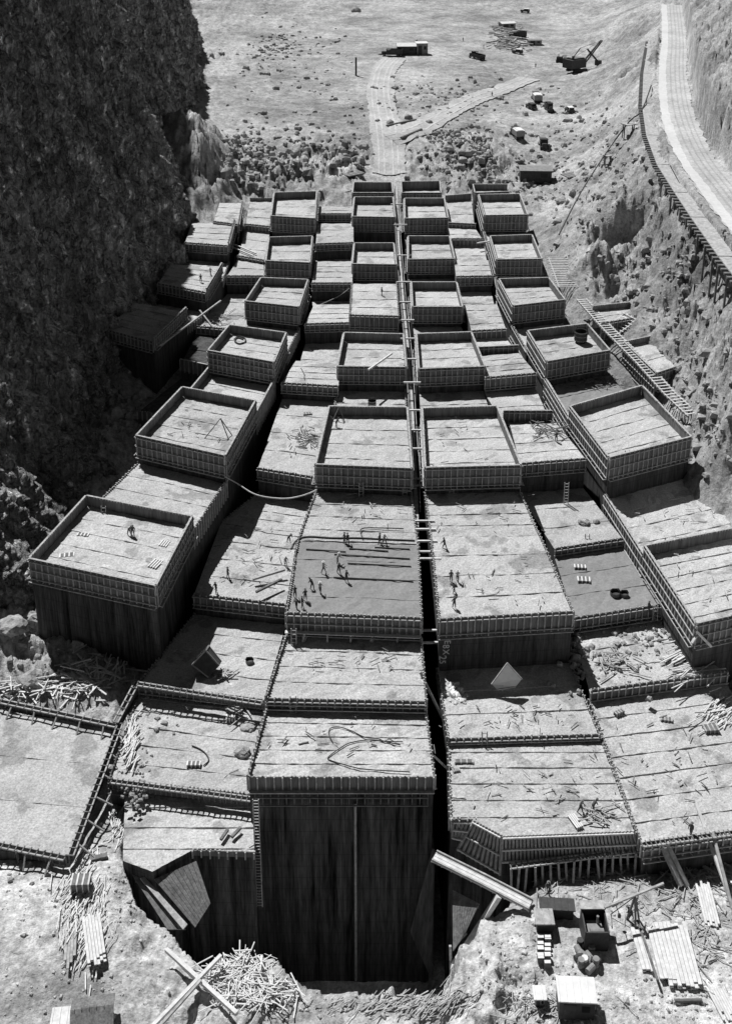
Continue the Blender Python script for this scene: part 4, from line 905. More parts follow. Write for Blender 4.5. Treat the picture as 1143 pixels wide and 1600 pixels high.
truck('dark truck on the bright plain between the huts and the timber', G(744,92), .6, 'steel', .9); truck('dark truck in front of the white-roofed far hut', G(612,88), 1.5, 'steel', 1.6, sc=1.1); truck('short truck right of the row, with dark load', G(857,174), 3.2, 'steel', 1.2, sc=.8)
car('car with pale roof parked below the far timber jumble', G(808,84), 1.0); car('small car with white roof right of the truck row', G(889,176), .2); car('dark car beside the second truck in the row', G(829,171), .4, 'steel'); car('small distant vehicle near the top of the plain', G(820,20), 1.2)
truck('wagon with tall dark sides beyond the far car', G(808,60), 1.5, 'steel', 1.6)
# power shovel
q = G(900,112); root = empty('power_shovel', (0, 0, 0), 'big black power shovel with raised boom on the far right plain', 'power shovel')
m = MB()
for sx in (-1.7, 1.7): m.box((sx, 0, .6), .8, 5.0, 1.0); m.cyl((sx - .4, 2.5, .6), (sx + .4, 2.5, .6), .5, 10); m.cyl((sx - .4, -2.5, .6), (sx + .4, -2.5, .6), .5, 10)
m.build('crawler', M['steel'], root)
m = MB(); m.box((0, -1.2, 3.0), 4.6, 6.4, 2.9); m.box((0, -.8, 4.6), 3.4, 5.0, .35); m.box((1.2, -3, 5.1), .6, .6, 1.2); hs = m.build('house', M['steel'], root)
m = MB(); m.box((0, -.8, 4.85), 3.0, 4.2, .12); m.build('roof', M['grey'], hs)
m = MB(); m.beam((-.7, 2, 1.8), (-.25, 10.5, 9.5), .35, .5); m.beam((.7, 2, 1.8), (.25, 10.5, 9.5), .35, .5)
for t in (.2, .4, .6, .8): m.beam((-.6, 2 + 8.5 * t, 1.8 + 7.7 * t), (.6, 2 + 8.5 * t, 1.8 + 7.7 * t), .25, .25)
bo = m.build('boom', M['steel'], root); m = MB(); m.beam((0, 4.2, 7.2), (0, 9.2, 2.6), .4, .5); m.build('dipper_stick', M['steel'], bo)
m = MB(); m.box((0, 9.6, 2.0), 1.7, 1.6, 1.7); m.build('dipper', M['steel'], bo)
m = MB(); m.beam((0, -2, 4.8), (0, 1, 7.8), .25, .25); m.tube([Vector((0, 1, 7.8)), Vector((0, 10.5, 9.5))], .06); m.tube([Vector((0, -2, 4.8)), Vector((0, 10.5, 9.5))], .06); m.build('gantry', M['steel'], root)
finish(root, q, -1.0)
q = G(876,98); root = empty('tractor', (0,0,0), 'dark crawler tractor left of the power shovel', 'tractor')
m = MB(); m.box((-.9,0,.6),.5,3.6,1.0); m.box((.9,0,.6),.5,3.6,1.0); m.build('track', M['rubber'], root); m = MB(); m.box((0,.6,1.5),1.2,2.2,1.1); m.cyl((0,1.0,2.0),(0,1.0,3.0),.12); m.build('engine', M['steel'], root); m = MB(); m.box((0,-1,2.4),1.6,1.6,.12); m.box((0,-1.2,1.5),1.4,1.0,.6); m.build('canopy', M['steel'], root); finish(root, q, 1.3)

# ---------------- huts, sheds
def hut(label, q, rz, wx, wy, h, roof='white', wall='grey', pitch=.5, openf=True, cat='hut', group=None, name='hut'):
    root = empty(name, (0, 0, 0), label, cat, group); m = MB(); m.box((0, 0, h / 2), wx, wy, h); 
    wl = m.build('wall', M[wall], root)
    if openf: m = MB(); m.box((-wx * .2, -wy / 2 - .02, h * .42), wx * .35, .05, h * .8); m.build('door', M['steel'], wl); m = MB(); m.box((wx * .25, -wy / 2 - .02, h * .6), wx * .22, .05, h * .3); m.build('window', M['glass'], wl)
    m = MB(); e = .3
    if pitch > 0:
        for sy in (-1, 1):
            a = [(-wx / 2 - e, 0, h + pitch), (wx / 2 + e, 0, h + pitch), (wx / 2 + e, sy * (wy / 2 + e), h - .05), (-wx / 2 - e, sy * (wy / 2 + e), h - .05)]
            m.quad(a if sy < 0 else a[::-1]); b = [(p[0], p[1], p[2] - .1) for p in a]; m.quad(b[::-1] if sy < 0 else b)
            for i in range(4): m.quad([a[i], b[i], b[(i + 1) % 4], a[(i + 1) % 4]])
        for sx in (-1, 1): m.quad([(sx * wx / 2, -wy / 2, h), (sx * wx / 2, wy / 2, h), (sx * wx / 2, 0, h + pitch)])
    else:
        m.box((0, 0, h + .06), wx + .3, wy + .3, .12)
    r = m.build('roof', M[roof], root); m = MB()
    for k in range(int(wx / .6) + 1): m.box((-wx / 2 + k * .6, 0, h + (pitch + .06 if pitch > 0 else .14)), .05, .3 if pitch > 0 else wy + .3, .04)
    m.build('batten', M[roof], r); finish(root, q, rz)
def gq(px, py, z=None): return G(px, py) if z is None else P(px, py, z)
hut('far hut with bright white roof beside the dark truck', G(634,84), .05, 6.5, 5.5, 3.2, 'white', 'steel', .8); hut('small white-roofed box hut right of the bright far hut', G(658,84), .1, 4.0, 4.0, 4.0, 'white', 'grey', 0)
hut('pale shack at the back of the far timber jumble', G(791,45), .3, 6, 4, 2.5, 'white', 'grey', .5); hut('small low shed right of the far timber jumble', G(834,70), .1, 5, 3, 2.0, 'grey', 'grey', .3)
hut('long dark compressor shed with a pale roof on the bench above the last blocks', G(835,282), -.05, 7.5, 4.5, 3.2, 'grey', 'steel', .4)
hut('flat white-roofed hut in the lower right yard', G(897,1576), -.05, 2.9, 2.0, 2.1, 'white', 'steel', 0)
hut('small box hut left of the white-roofed hut', G(841,1568), 0, .8, 1.0, .9, 'white', 'grey', 0); hut('dark gabled hut at the bottom left edge', G(148,1608), .15, 2.9, 2.4, 1.9, 'form', 'timber', .6)
hut('white box shed at the left of the gabled bottom-left hut', G(104,1612), .1, 2.0, 1.8, 1.1, 'timber_pale', 'timber', 0)
# open-fronted engine house
q = G(926,1468); root = empty('engine_house', (0,0,0), 'open-topped black engine housing in the lower right yard', 'engine housing'); m = MB()
for x, y, a, b in ((-1, 0, .12, 2.4), (1, 0, .12, 2.4), (0, 1.2, 2.0, .12), (0, -1.2, 2.0, .12)): m.box((x, y, 1.1 if y <= 0 else 1.3), a, b, 2.2)
m.build('wall', M['steel'], root); m = MB(); m.box((0, -.1, 1.1), 1.3, 1.3, .8); m.cyl((-.5, -.6, 1.5), (.7, -.6, 1.5), .3, 12); m.cyl((.3, .3, 1.4), (.3, .3, 2.3), .12, 8); m.build('engine', M['grey'], root)
m = MB(); m.box((0, 1.3, 2.45), 2.2, .9, .1); m.build('roof', M['timber'], root); finish(root, q, 0)
# lean-to and racks
hut('low black lean-to at the top of the lower right yard', G(868,1432), -.06, 2.9, 1.0, 1.3, 'steel', 'steel', 0, False, 'lean-to', name='lean_to')
hut('small pale shed with dark side below the lean-to', G(848,1452), 0, 1.4, 1.3, 1.1, 'timber', 'steel', 0, False, 'shed', name='shed')
for i in range(7):
    for j in range(2):
        q = G(843 + j * 11, 1476 + i * 6.2); root = empty('crate', q, f'white-topped crate, {ORD[6 - i]} from the near end in the {"left" if j == 0 else "right"} row in the lower right yard', 'crate', 'crates in the lower right yard')
        m = MB(); m.box(q + Z2 * .3, .5, .36, .6); m.build('case', M['timber_dark'], root); m = MB(); m.box(q + Z2 * .63, .54, .3, .06); m.build('lid', M['white'], root)
bl = [('leftmost','back'),]
random.seed(5)
for i in range(16):
    px, py = 904 + (i % 4) * 8.5 + random.uniform(-2, 2), 1484 + (i // 4) * 11 + random.uniform(-2, 2); q = G(px, py); up = random.random() > .35
    m = MB()
    if up: m.cyl(q, q + Z2 * .85, .29, 12); m.cyl(q + Z2 * .28, q + Z2 * .33, .31, 12); m.cyl(q + Z2 * .56, q + Z2 * .61, .31, 12)
    else: a = random.uniform(0, 3); d = Vector((math.cos(a), math.sin(a), 0)) * .43; m.cyl(q - d + Z2 * .3, q + d + Z2 * .3, .29, 12); m.cyl(q - d * .3 + Z2 * .3, q - d * .2 + Z2 * .3, .31, 12)
    tag(m.build('drum', M[random.choice(['steel', 'grey', 'white', 'grey'])], origin=q), 'drum in the jumbled cluster between the engine housing and the white-roofed hut', 'drum', 'drums in the lower right yard')
for (px, py, l) in ((844,1402,'upper'),(840,1470,'lower')):
    pass
pole('pipe', 'long thin pipe running down the left side of the lower right yard', G(838,1398,.5), G(833,1540,.4), .07, 'pipe', 'grey', square=False)
# lumber: individual boards
def stack(desc, px0, py0, px1, py1, rows, layers, group, bw_=.34, mat='timber_pale', jitter=.25):
    a = G(px0, py0); b = G(px1, py1); d = b - a; d.z = 0; s_ = d.cross(Z2).normalized(); z = max(a.z, b.z) + .12
    for l in range(layers):
        for r in range(rows):
            off = s_ * (r - rows / 2) * bw_ * 1.04; j0, j1 = random.uniform(-jitter, jitter), random.uniform(-jitter, jitter); t = d.normalized()
            p = a + off + t * j0; q = b + off + t * j1; p.z = q.z = z + l * .14
            m = MB(); m.beam(p, q, bw_ * .93, .11); tag(m.build('board', M[mat], origin=p), desc, 'board', group)
stack('pale board in the wide right-hand lumber stack of the lower right yard', 1042,1452,1066,1546, 8, 3, 'boards of the wide right stack')
stack('pale board in the middle lumber stack of the lower right yard', 1019,1456,1038,1540, 4, 3, 'boards of the middle stack')
stack('pale board in the narrow left lumber stack near the derrick pole', 990,1462,1008,1520, 3, 2, 'boards of the narrow left stack')
stack('pale board in the upright-looking bundle above the lumber stacks', 1094,1385,1108,1448, 6, 2, 'boards of the upper bundle', .22, jitter=.6)
stack('board in the ragged pile at the bottom right corner', 1112,1548,1136,1595, 7, 1, 'boards of the corner pile', .2, jitter=.7)
stack('pale board in the long pile on the left bench', 141,1440,151,1518, 6, 3, 'boards of the left bench pile', .26, jitter=.5)
stack('grey board in the loose row left of the long bench pile', 110,1450,108,1515, 4, 1, 'boards of the loose row', .25, 'timber', .7)
pole('pole', 'long dark pole lying across the lumber stacks', G(994,1448,.7), G(1025,1545,.8), .12, mat='timber_dark', square=False)
pole('pole', 'dark bent log below the lumber stacks', G(1052,1572,.2), G(1095,1566,.2), .16, mat='timber_dark', square=False)
pole('pole', 'left dark plank leaning from the staging to the ground', P(1032,1318,-3.2), G(1062,1392,.2), .2); pole('pole', 'right dark plank leaning from the staging to the ground', P(1040,1318,-3.2), G(1072,1388,.2), .2)
pole('pole', 'tall pole leaning over the near right edge of the front-edge block', P(1086,1255,-2.6), P(1136,1395,-5.4), .13, mat='timber_pale')
pole('pole', 'second tall pole crossing at the right edge of the staging', P(1112,1300,-3), P(1143,1420,-5.8), .13); pole('pole', 'pale pole lying from the staging towards the right margin', G(1085,1352,.4), G(1150,1392,.3), .12, mat='timber_pale')
# derrick
q = G(987,1444); top = Vector((q.x, q.y, q.z + 3.0)); root = empty('derrick', q, 'small timber jib derrick with a long boom above the lumber stacks', 'derrick')
m = MB(); 
for dx, dy in ((-.5, .2), (.6, .1), (.1, -.7)): m.beam(q + Vector((dx, dy, 0)), top, .16, .16)
m.build('mast', M['timber_dark'], root); m = MB(); m.beam(top + Vector((-2.9, -.9, -.3)), top + Vector((2.7, .9, .5)), .18, .18); bo = m.build('boom', M['timber'], root)
m = MB(); m.tube([top + Vector((-1.9, -.6, -.2)), top + Vector((-1.4, -.5, -1.6))], .04); m.tube([top, q + Vector((-1.9, .5, .2))], .04); m.build('rope', M['steel'], root)
m = MB(); m.box(top + Vector((-1.4, -.5, -1.75)), .25, .2, .35); m.build('hook_block', M['steel'], bo)

# ---------------- concrete buckets and odd gear on the blocks
def bucket(label, q, r, h, tilt=(0, 0, 0), mat='steel', cat='concrete bucket'):
    root = empty('concrete_bucket', (0, 0, 0), label, cat); m = MB(); n = 20; k = len(m.v)
    prof = [(r * .7, 0), (r, h * .25), (r, h), (r * .93, h), (r * .9, h * .3), (0.01, h * .25)]
    for rr, z in prof:
        for i in range(n): t = 6.2832 * i / n; m.v.append((rr * math.cos(t), rr * math.sin(t), z))
    for j in range(len(prof) - 1):
        for i in range(n): m.f.append((j * n + i, j * n + (i + 1) % n, (j + 1) * n + (i + 1) % n, (j + 1) * n + i)); m.m.append(0)
    m.build('shell', M[mat], root)
    m = MB()
    for z in (h * .3, h * .65, h * .97): m.cyl((0, 0, z - .05), (0, 0, z + .05), r * 1.04, 20, cap=False)
    m.build('hoop', M['grey'], root); m = MB(); m.tube([Vector((-r, 0, h)), Vector((-r * .6, 0, h + r * .7)), Vector((r * .6, 0, h + r * .7)), Vector((r, 0, h))], .07); m.build('bail', M['steel'], root)
    root.location = q; root.rotation_euler = tilt
bucket('round dark concrete bucket standing in a boxed block of the high right column', onb('Q4', 906, 535), 1.05, 2.0); bucket('small round bucket in the sunken block behind the boxed centre block', onb('C5', 581, 637), .6, 1.2)
root = empty('skip', (0, 0, 0), 'big black open skip tipped over on the bucket-bearing low block', 'skip'); m = MB()
o4 = [(-1.1, -.9), (1.1, -.9), (1.1, .9), (-1.1, .9)]
for i in range(4):
    a, b = o4[i], o4[(i + 1) % 4]; m.quad([(a[0] * .8, a[1] * .8, 0), (b[0] * .8, b[1] * .8, 0), (b[0], b[1], 2.3), (a[0], a[1], 2.3)]); m.quad([(a[0] * .92, a[1] * .92, 2.3), (b[0] * .92, b[1] * .92, 2.3), (b[0] * .72, b[1] * .72, .1), (a[0] * .72, a[1] * .72, .1)]); m.quad([(a[0], a[1], 2.3), (b[0], b[1], 2.3), (b[0] * .92, b[1] * .92, 2.3), (a[0] * .92, a[1] * .92, 2.3)])
m.quad([(x * .8, y * .8, 0) for x, y in o4][::-1]); m.quad([(x * .72, y * .72, .1) for x, y in o4]); m.build('shell', M['steel'], root)
m = MB()
for x, y in o4: m.beam((x * .8, y * .8, 0), (x, y, 2.35), .14, .14)
for i in range(4): a, b = o4[i], o4[(i + 1) % 4]; m.beam((a[0] * 1.02, a[1] * 1.02, 2.28), (b[0] * 1.02, b[1] * 1.02, 2.28), .14, .14)
m.build('frame', M['grey'], root); root.location = onb('N1', 336, 1046, .55); root.rotation_euler = (-.55, -.75, .35)
heap_on('spilled broken timber below the tipped skip', 'N1', 352, 1052, 6, 3, 24, 'timber', (.4, 1.6)); bucket('small dark skip right of the tipped bucket', onb('N1', 390, 1035), .45, .4)
bucket('dark round tub on the grey pump-bearing block', onb('E2', 960, 930), .6, .5); bucket('dark oval tub beside the other on the grey pump-bearing block', onb('E2', 974, 931), .5, .45)
def crate(label, q, a, b, c, rz=0, mat='timber', cat='crate', name='crate'):
    root = empty(name, q, label, cat); m = MB(); n = 4
    X = Vector((math.cos(rz), math.sin(rz), 0)); Y = Vector((-X.y, X.x, 0))
    m.box(q + Z2 * c / 2, a * .94, b * .94, c * .96, rz); m.build('case', M['timber_dark'], root)
    m = MB()
    for i in range(n):
        for sgn in (-1, 1):
            p = q + X * (a * (i / (n - 1) - .5)) + Y * sgn * b / 2; m.beam(p, p + Z2 * c, .1, .08)
        m.beam(q + X * (a * (i / (n - 1) - .5)) - Y * b / 2 + Z2 * c, q + X * (a * (i / (n - 1) - .5)) + Y * b / 2 + Z2 * c, .16, .06)
    m.build('slat', M[mat], root)
for l, k, x, y, a, b, c, r in (('white crate, farther of two on the grey pump-bearing block','E2',905,888,1.3,.7,.35,-.1),('white crate, nearer of two on the grey pump-bearing block','E2',911,908,1.4,.9,.35,-.1),('long box lying on the littered pale block','N0',303,1197,1.3,.6,.4,0),('rack-like crate near the ladder on the littered pale block','N0',361,1124,.9,1.0,.6,.1),
    ('flat dark box on the broad front-edge block','E0',1040,1126,1.1,.6,.3,-.2),('slatted crate at the right of the broad front-edge block','E0',1109,1142,1.4,1.0,.5,.1),('tilted dark box at the left back of the broad front-edge block','E0',966,1117,1.0,.5,.5,.5),('long dark trough at the back left of the chamfer-cornered block','D0',724,1192,1.8,.5,.3,0),
    ('white trough lying on the chamfer-cornered block','D0',898,1286,.6,1.6,.3,.4),('small dark crate near the left wall of the deep right block','D0',712,1205,.6,.4,.2,.3),('pale form panel lying in the large left boxed block, left end','H0',105,868,1.6,.8,.12,.2),('pale form panel lying against the right wall of the large left boxed block','H0',243,882,1.0,1.6,.15,-.4),
    ('low pale box behind the other panels in the large left boxed block','H0',130,836,1.3,.6,.12,-.1),('small pale panel on the right of the large left boxed block','H0',257,850,.9,1.2,.12,-.3),('grey plank box on the low worker-dotted block','N4',480,648,1.2,.7,.3,.2)):
    crate(l, onb(k, x, y), a, b, c, r, 'white' if 'white' in l or 'pale' in l else 'timber')
crate('pallet of stacked pale bags on the left bench', G(128,1390), 1.6, 1.3, 1.2, .05, 'timber_pale', 'pallet', 'pallet'); crate('dark trough on the ground left of the pit', G(155,1345), 1.5, .5, .35, .3, 'timber_dark')
crate('slatted pallet on the ground right of the far compressor shed', G(892,275), 4.2, 3.6, .3, .5, 'timber', 'pallet', 'pallet'); crate('slatted pallet leaning on the bank behind the dam', G(551,272), 4.5, 3.6, .3, .6, 'timber', 'pallet', 'pallet')
# white tarpaulin on frame in the shadow of the very tall block
q = P(790,1078,-2.0); root = empty('tarpaulin', q, 'pale diamond-shaped tarpaulin propped in the shade of the very tall block', 'tarpaulin')
m = MB(); a, b, c, d, e = [q + Vector(v) for v in ((-1.6, .1, .7), (.05, .5, 3.2), (1.7, .2, 1.3), (1.0, -.1, .5), (-1.0, -.3, .3))]
m.quad([a, b, c]); m.quad([a, c, d, e]); m.quad([v + Vector((0, .12, 0)) for v in (c, b, a)]); m.quad([v + Vector((0, .12, 0)) for v in (e, d, c, a)]); m.build('sheet', M['white'], root)
m = MB(); m.beam(a, b, .12, .12); m.beam(b, c, .12, .12); m.beam(q + Vector((-.4, -.2, 0)), q + Vector((-.4, 0, .6)), .08, .08); m.beam(e, d, .1, .1); m.build('frame', M['timber'], root)
rocks('rubble', 'crumbled bright rubble at the back left corner of the strip-like block', [(708,1078,7,6),(716,1090,8,5)], 90, (.15, .5), 'white', 'D1')
# A-frame of poles in the large boxed left block
q = onb('H2', 345, 683); root = empty('pole_tripod', q, 'thin tripod of dark poles in the large boxed block of the high left column', 'tripod'); ap = q + Vector((.0, .6, 2.6)); m = MB()
for v in ((-2.2, -.4, 0), (1.2, -.8, 0), (1.6, .3, 0)): m.beam(q + Vector(v), ap, .1, .1)
m.build('leg', M['timber_dark'], root)
q = onb('C4', 530, 655); root = empty('pole_tripod', q, 'thin tripod of dark poles in the boxed centre block', 'tripod'); m = MB()
for v in ((-1, -.6, 0), (.8, -.8, 0), (.2, 1, 0)): m.beam(q + Vector(v), q + Z2 * 2.0, .09, .09)
m.build('leg', M['timber_dark'], root)

# ---------------- hoses, cables, pipes
def curve_mesh(label, pts, r, name, cat, mat='steel', sub=6):
    out = []; n = len(pts)
    for i in range(n - 1):
        p0, p1, p2, p3 = pts[max(i - 1, 0)], pts[i], pts[i + 1], pts[min(i + 2, n - 1)]
        for k in range(sub):
            t = k / sub; out.append(.5 * ((2 * p1) + (p2 - p0) * t + (2 * p0 - 5 * p1 + 4 * p2 - p3) * t * t + (3 * p1 - p0 - 3 * p2 + p3) * t ** 3))
    out.append(pts[-1]); m = MB(); m.tube(out, r, 6); tag(m.build(name, M[mat], origin=pts[0]), label, cat)
hz = lambda l: [P(x, y, .18) for x, y in l]
curve_mesh('dark hose looping across the back of the front block', hz([(520,1160),(514,1148),(516,1138),(530,1136),(549,1142),(570,1152),(590,1154),(601,1158),(629,1159)]), .055, 'hose', 'hose')
curve_mesh('second dark hose curving across the middle of the front block', hz([(625,1164),(584,1156),(549,1160),(531,1169),(512,1184),(522,1190),(535,1194),(563,1201),(600,1204),(640,1206)]), .055, 'hose', 'hose')
curve_mesh('hose on the littered pale block', [onb('N0', x, y, .15) for x, y in ((300,1165),(312,1170),(322,1178),(326,1188),(318,1196))], .07, 'hose', 'hose')
curve_mesh('coiled hose in a boxed block of the high left column', [onb('H4', x, y, .2) for x, y in ((366,530),(372,526),(382,528),(383,534),(374,537),(367,533),(371,528),(380,530))], .12, 'hose', 'hose')
curve_mesh('pale cable sagging from the high left column to the boxed centre block', [P(352,745,5.5), P(370,755,4.7), P(400,773,3.9), P(440,779,3.8), P(470,775,4.6), P(494,766,5.8)], .09, 'cable', 'cable', 'timber_pale')
curve_mesh('dark pipe along the back seam of the fresh grey block', [onb('C2', x, y, .3) for x, y in ((455,858),(463,845),(480,839),(520,841),(560,841),(600,843),(648,845))], .14, 'pipe', 'pipe')
curve_mesh('thin frame of pipe standing behind the back seam near the slot', [onb('C3', x, y, .3) for x, y in ((566,840),(565,826),(600,825),(630,826))], .07, 'pipe', 'pipe')
for i, (x0, y0, x1, y1) in enumerate(((478,858,540,862),(545,857,606,861),(522,866,640,873),(543,880,642,885),(521,902,645,908),(585,855,640,858))):
    pole('pipe', ('short','second','long','middle','nearest long','farthest right')[i] + ' dark pipe laid across the fresh grey block', onb('C2', x0, y0, .12), onb('C2', x1, y1, .12), .08, 'pipe', 'steel', square=False)
curve_mesh('sagging cable on the low column left of centre by the slot blocks', [P(490,480,7), P(505,474,5.5), P(530,462,5.5), P(546,450,8)], .07, 'cable', 'cable', 'timber')
curve_mesh('drooping wire from the high left column wall', [P(470,575,8), P(478,590,6), P(490,610,5), P(500,618,4.5)], .07, 'cable', 'cable', 'timber')
# planks leaning between blocks
for x0, y0, z0, x1, y1, z1, l, mt in ((575,578,8.9,612,552,8.9,'pale plank slanting across the boxed grey block left of the slot','timber_pale'),(366,382,7,400,396,7,'left of two planks bridging to the far left blocks','timber_pale'),(362,386,7,396,400,7,'right of two planks bridging to the far left blocks','timber_pale'),
   (250,540,9,345,470,9.5,'long board along the wall top of the far left column','timber'),(312,485,6.5,333,512,5,'short prop beside the debris-strewn block','timber'),(440,905,.8,400,925,.8,'dark plank slanting over the worker-dotted block','timber_dark'),(445,890,.8,395,905,.5,'pale plank slanting over the worker-dotted block','timber'),
   (330,562,4,320,600,2,'prop in the dark gully below the boxed left block','timber'),(357,745,5,340,790,3,'short post below the corner of the large boxed left block','timber'),(243,944,3.6,247,1000,-5.5,'thin post under the overhanging corner of the large left boxed block','timber'),(745,380,9,770,376,9,'crossed pale stake near the small pale block of the low right column','timber_pale'),
   (1086,985,3.4,1110,1010,1,'splayed pale timber at the front corner of the wide boxed block','timber_pale'),(1098,975,3.4,1080,1005,2,'pale timber crossing at the front corner of the wide boxed block','timber_pale'),(540,300,8,575,290,8,'thin board behind the last centre block','timber'),
   (1083,1255,-2.8,1000,1180,-3,'',''),(345,1312,-5.1,356,1296,-5.1,'left short rod lying on the block above the left pit','timber_dark'),(362,1308,-5.1,376,1293,-5.1,'right short rod lying on the block above the left pit','timber_dark')):
    if l: pole('plank', l, P(x0, y0, z0), P(x1, y1, z1), .13, 'plank', mt)
# far logs
pole('log', 'farther of two logs lying beside the far slanting road', G(604,199,.4), G(649,190,.4), .4, 'log', 'timber_dark', square=False); pole('log', 'nearer of two logs lying beside the far slanting road', G(626,219,.4), G(658,205,.4), .4, 'log', 'timber_dark', square=False)
pole('pylon', 'dark thin post rig standing on the far plain at left', G(556,118), G(556,118, 6), .3, 'post', 'steel'); 
# cableway with platforms on the right slope
cb_ = [G(1016,140,1.0), G(1000,190,2.5), G(980,214,3.5), G(945,255,2.5), G(905,320,2.5), G(872,376,1.2)]
curve_mesh('dark cable strung down the right slope through two small platforms', cb_, .16, 'cable', 'cable', 'steel', 3)
for px, py, l, sc in ((980,214,'upper small timber platform on the right slope cable', 1.0), (948,256,'lower small timber platform on the right slope cable', .6)):
    q = G(px, py, .4); root = empty('platform', q, l, 'platform'); m = MB(); m.box(q + Z2 * 2.6 * sc, 3.0 * sc, 2.6 * sc, .18, .5); m.build('deck', M['timber'], root); m = MB()
    for dx in (-1.1, 1.1):
        for dy in (-.9, .9): m.beam(q + Vector((dx * sc, dy * sc, -1)), q + Vector((dx * sc, dy * sc, 2.6 * sc)), .2, .2)
        m.beam(q + Vector((dx * sc, -.9 * sc, 0)), q + Vector((dx * sc, .9 * sc, 2.4 * sc)), .15, .15)
    m.build('leg', M['timber_dark'], root)
curve_mesh('thin dark pipe snaking down the right slope under the trestle', [G(1046,262,.3), G(1062,300,.3), G(1078,340,.3), G(1090,375,.3), G(1120,395,.3)], .12, 'pipe', 'pipe')

# ---------------- ribbons: roads and ruts
def ribbon(name, pts, wd, mat, lift, flat=None, kind='structure'):
    out = []; n = len(pts)
    for i in range(n - 1):
        p0, p1, p2, p3 = pts[max(i - 1, 0)], pts[i], pts[i + 1], pts[min(i + 2, n - 1)]; sub = max(4, int((p2 - p1).length / 1.5))
        for k in range(sub):
            t = k / sub; out.append(.5 * ((2 * p1) + (p2 - p0) * t + (2 * p0 - 5 * p1 + 4 * p2 - p3) * t * t + (3 * p1 - p0 - 3 * p2 + p3) * t ** 3))
    out.append(pts[-1]); nn = 10; V = np.zeros((len(out), nn + 1, 3))
    for i, p in enumerate(out):
        d = out[min(i + 1, len(out) - 1)] - out[max(i - 1, 0)]; s_ = Vector((d.y, -d.x, 0)).normalized(); w0 = wd * (1 + .05 * math.sin(i * .21))
        for j in range(nn + 1):
            q = p + s_ * ((j / nn - .5) * w0 + (random.uniform(-.12, .12) * wd ** .5 if j in (0, nn) else 0)); V[i, j] = (q.x, q.y, (flat if flat is not None else gz(q.x, q.y)) + lift)
    o = grid_mesh(name, V[..., 0], V[..., 1], V[..., 2], M[mat]); tag(o, kind=kind); return o
rc = [p.copy() for p in road_c]
ribbon('road', rc, 7.6, 'road', .05, ROADZ)
def offs(pts, o):
    r = []
    for i, p in enumerate(pts):
        d = pts[min(i + 1, len(pts) - 1)] - pts[max(i - 1, 0)]; s_ = Vector((-d.y, d.x, 0)).normalized(); r.append(p + s_ * o)
    return r
for o_, w_ in ((-.6, .35), (.6, .35), (1.7, .3), (2.7, .3)): ribbon('wheel_rut', offs(rc, o_), w_, 'rut', .075, ROADZ)
ribbon('road_kerb_strip', offs(rc, -2.7), 1.9, 'kerb', .08, ROADZ)
r1 = [G(616,92), G(600,110), G(594,140), G(597,170), G(603,200), G(607,240), G(608,276)]; ribbon('track', r1, 8.5, 'road', .22)
for o_ in (-2.6, -1.2, 1.0, 2.4): ribbon('wheel_rut', offs(r1, o_), .5, 'rut_pale', .27)
r2 = [G(606,218), G(640,206), G(680,186), G(730,160), G(780,142), G(826,124)]; ribbon('track', r2, 8, 'road', .30)
for o_ in (-1.8, 1.2): ribbon('wheel_rut', offs(r2, o_), .6, 'rut_pale', .35)

# ---------------- timber trestle walk below the bench road
tp = offs([P(x, y, ROADZ) - Z2 * 1.2 for x, y in road_px], -6.0)[1:]
root = empty('trestle', tp[0], 'long timber trestle walkway with closely set ties below the bench road', 'trestle'); m = MB(); tk = MB(); ps = MB()
for a, b in zip(tp[:-1], tp[1:]):
    d = b - a; L = d.length; t = d / L; s_ = t.cross(Z2).normalized(); m.beam(a, b + t * .3, 3.2, .2)
    n = int(L / 1.6)
    for i in range(n):
        q = a + d * (i / n); tk.beam(q - s_ * 2.5 - Z2 * .25, q + s_ * 2.5 - Z2 * .25, .6, .3)
        if i % 3 == 0:
            for k in (-1.4, 1.4):
                p = q + s_ * k; g_ = gz(p.x, p.y)
                if g_ < q.z - .5: ps.beam(p, Vector((p.x, p.y, g_ - .5)), .3, .3)
m.build('deck', M['timber'], root); tk.build('tie', M['timber_dark'], root); ps.build('post', M['timber_dark'], root)
# timber skidway with rungs between the high right column and the slope
def skid(label, pts, wd, n_per, name='skidway', cat='skidway'):
    root = empty(name, pts[0], label, cat); m = MB(); r = MB()
    for a, b in zip(pts[:-1], pts[1:]):
        d = b - a; s_ = d.cross(Z2).normalized()
        for k in (-.5, .5): m.beam(a + s_ * wd * k, b + s_ * wd * k, .25, .3)
        n = int(d.length / n_per)
        for i in range(n): q = a + d * ((i + .5) / n) + Z2 * .12; r.beam(q - s_ * wd * .62, q + s_ * wd * .62, .2, .14)
    m.build('rail', M['timber'], root); r.build('rung', M['timber_pale'], root)
def Gm(px, py, z): q = P(px, py, z); return Vector((q.x, q.y, max(z, gz(q.x, q.y) + .3)))
skid('long timber skidway with rungs between the high right column and the slope', [Gm(908,468,8.5), Gm(950,515,8.3), Gm(1000,565,8), Gm(1045,615,7.5), Gm(1082,652,7)], 1.7, .8)
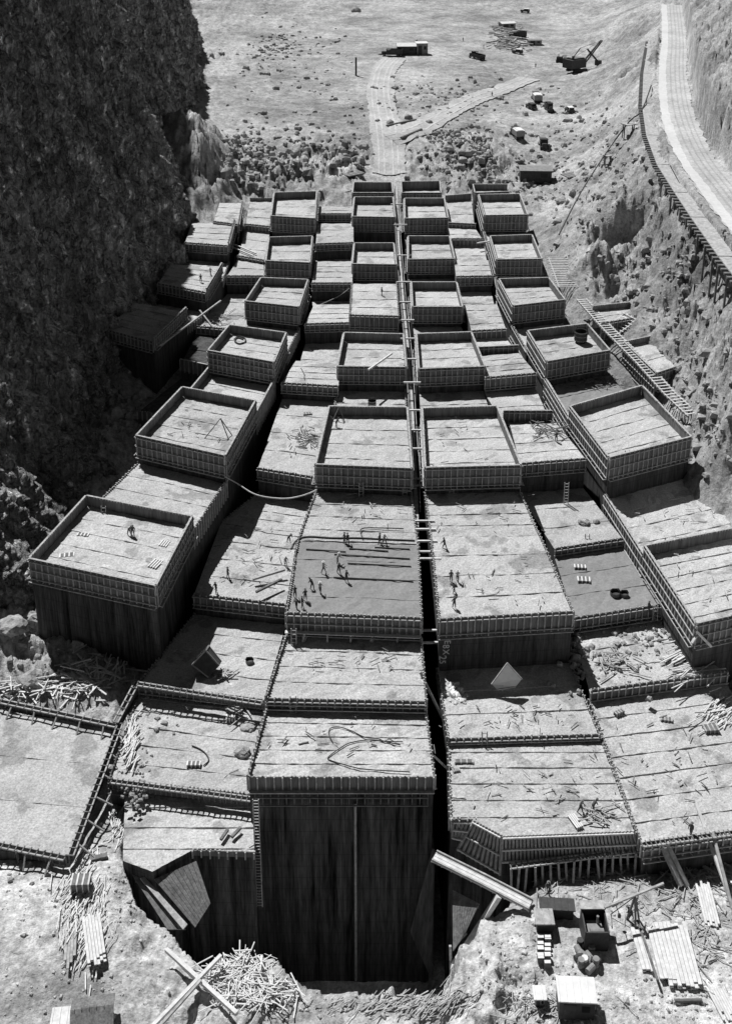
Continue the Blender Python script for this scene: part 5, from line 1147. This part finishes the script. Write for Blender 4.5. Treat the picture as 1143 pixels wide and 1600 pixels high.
skid('short steep rack of slats above the skidway', [Gm(872,402,9), Gm(890,450,8.5)], 4.0, .8, 'slat_rack', 'slat rack'); skid('rack of dark slats below the small open block in the slope', [Gm(948,522,6.5), Gm(985,508,7)], 3.2, .7, 'slat_rack', 'slat rack')
# chalk figures on the dark face of the very tall block
fc = BLK['D2']; A_, B_ = fc['FL'], fc['FR']; dr_ = (B_ - A_).normalized(); on = dr_.cross(Z2).normalized()
for i, (ch, u, z, sz) in enumerate((('E', .95, 1.35, .8), ('8', .8, .75, .85), ('X', .8, .0, .8), ('2', .45, -.75, .95), ('5', .45, -1.35, .8))):
    cu = bpy.data.curves.new('t', 'FONT'); cu.body = ch; cu.size = sz * 1.25; cu.extrude = .01; cu.align_x = 'CENTER'; cu.align_y = 'CENTER'; cu.offset = .012
    to = bpy.data.objects.new('t', cu); COL.objects.link(to); dg = bpy.context.evaluated_depsgraph_get(); me = bpy.data.meshes.new_from_object(to.evaluated_get(dg)); bpy.data.objects.remove(to)
    me.materials.clear(); me.materials.append(M['chalk']); o = bpy.data.objects.new('chalk_mark', me); COL.objects.link(o); o.parent = fc['root']
    pos = A_ + dr_ * u + on * .03; o.location = Vector((pos.x, pos.y, z)) - fc['root'].location; X = Vector((0, 0, -1)); N = on; Y = N.cross(X)
    o.rotation_euler = Matrix((X, Y, N)).transposed().to_euler()
# old form marks on the tall dark front face, as a hanging pipe and ledger rails
f0 = BLK['C0']; A_, B_ = f0['FL'], f0['FR']; dd = B_ - A_; on = dd.normalized().cross(Z2).normalized()
m = MB(); q = A_ + dd * .575 + on * .12; m.cyl((q.x, q.y, -3), (q.x, q.y, -27), .13, 8); tag(m.build('pipe', M['timber'], origin=(q.x, q.y, -17)), 'long vertical pipe down the middle of the tall dark front face', 'pipe')
m = MB()
for z in (-1.9, -2.9): m.beam(Vector((A_.x, A_.y, z)) + dd * .03 + on * .5, Vector((A_.x, A_.y, z)) + dd * .97 + on * .5, .1, .1)
for i in range(23): q = A_ + dd * (.03 + .94 * i / 22) + on * .3; m.beam((q.x, q.y, -1.3), (q.x, q.y, -2.9 - random.uniform(0, .3)), .1, .1)
m.build('ledger_rail', M['timber_dark'], f0['root'])
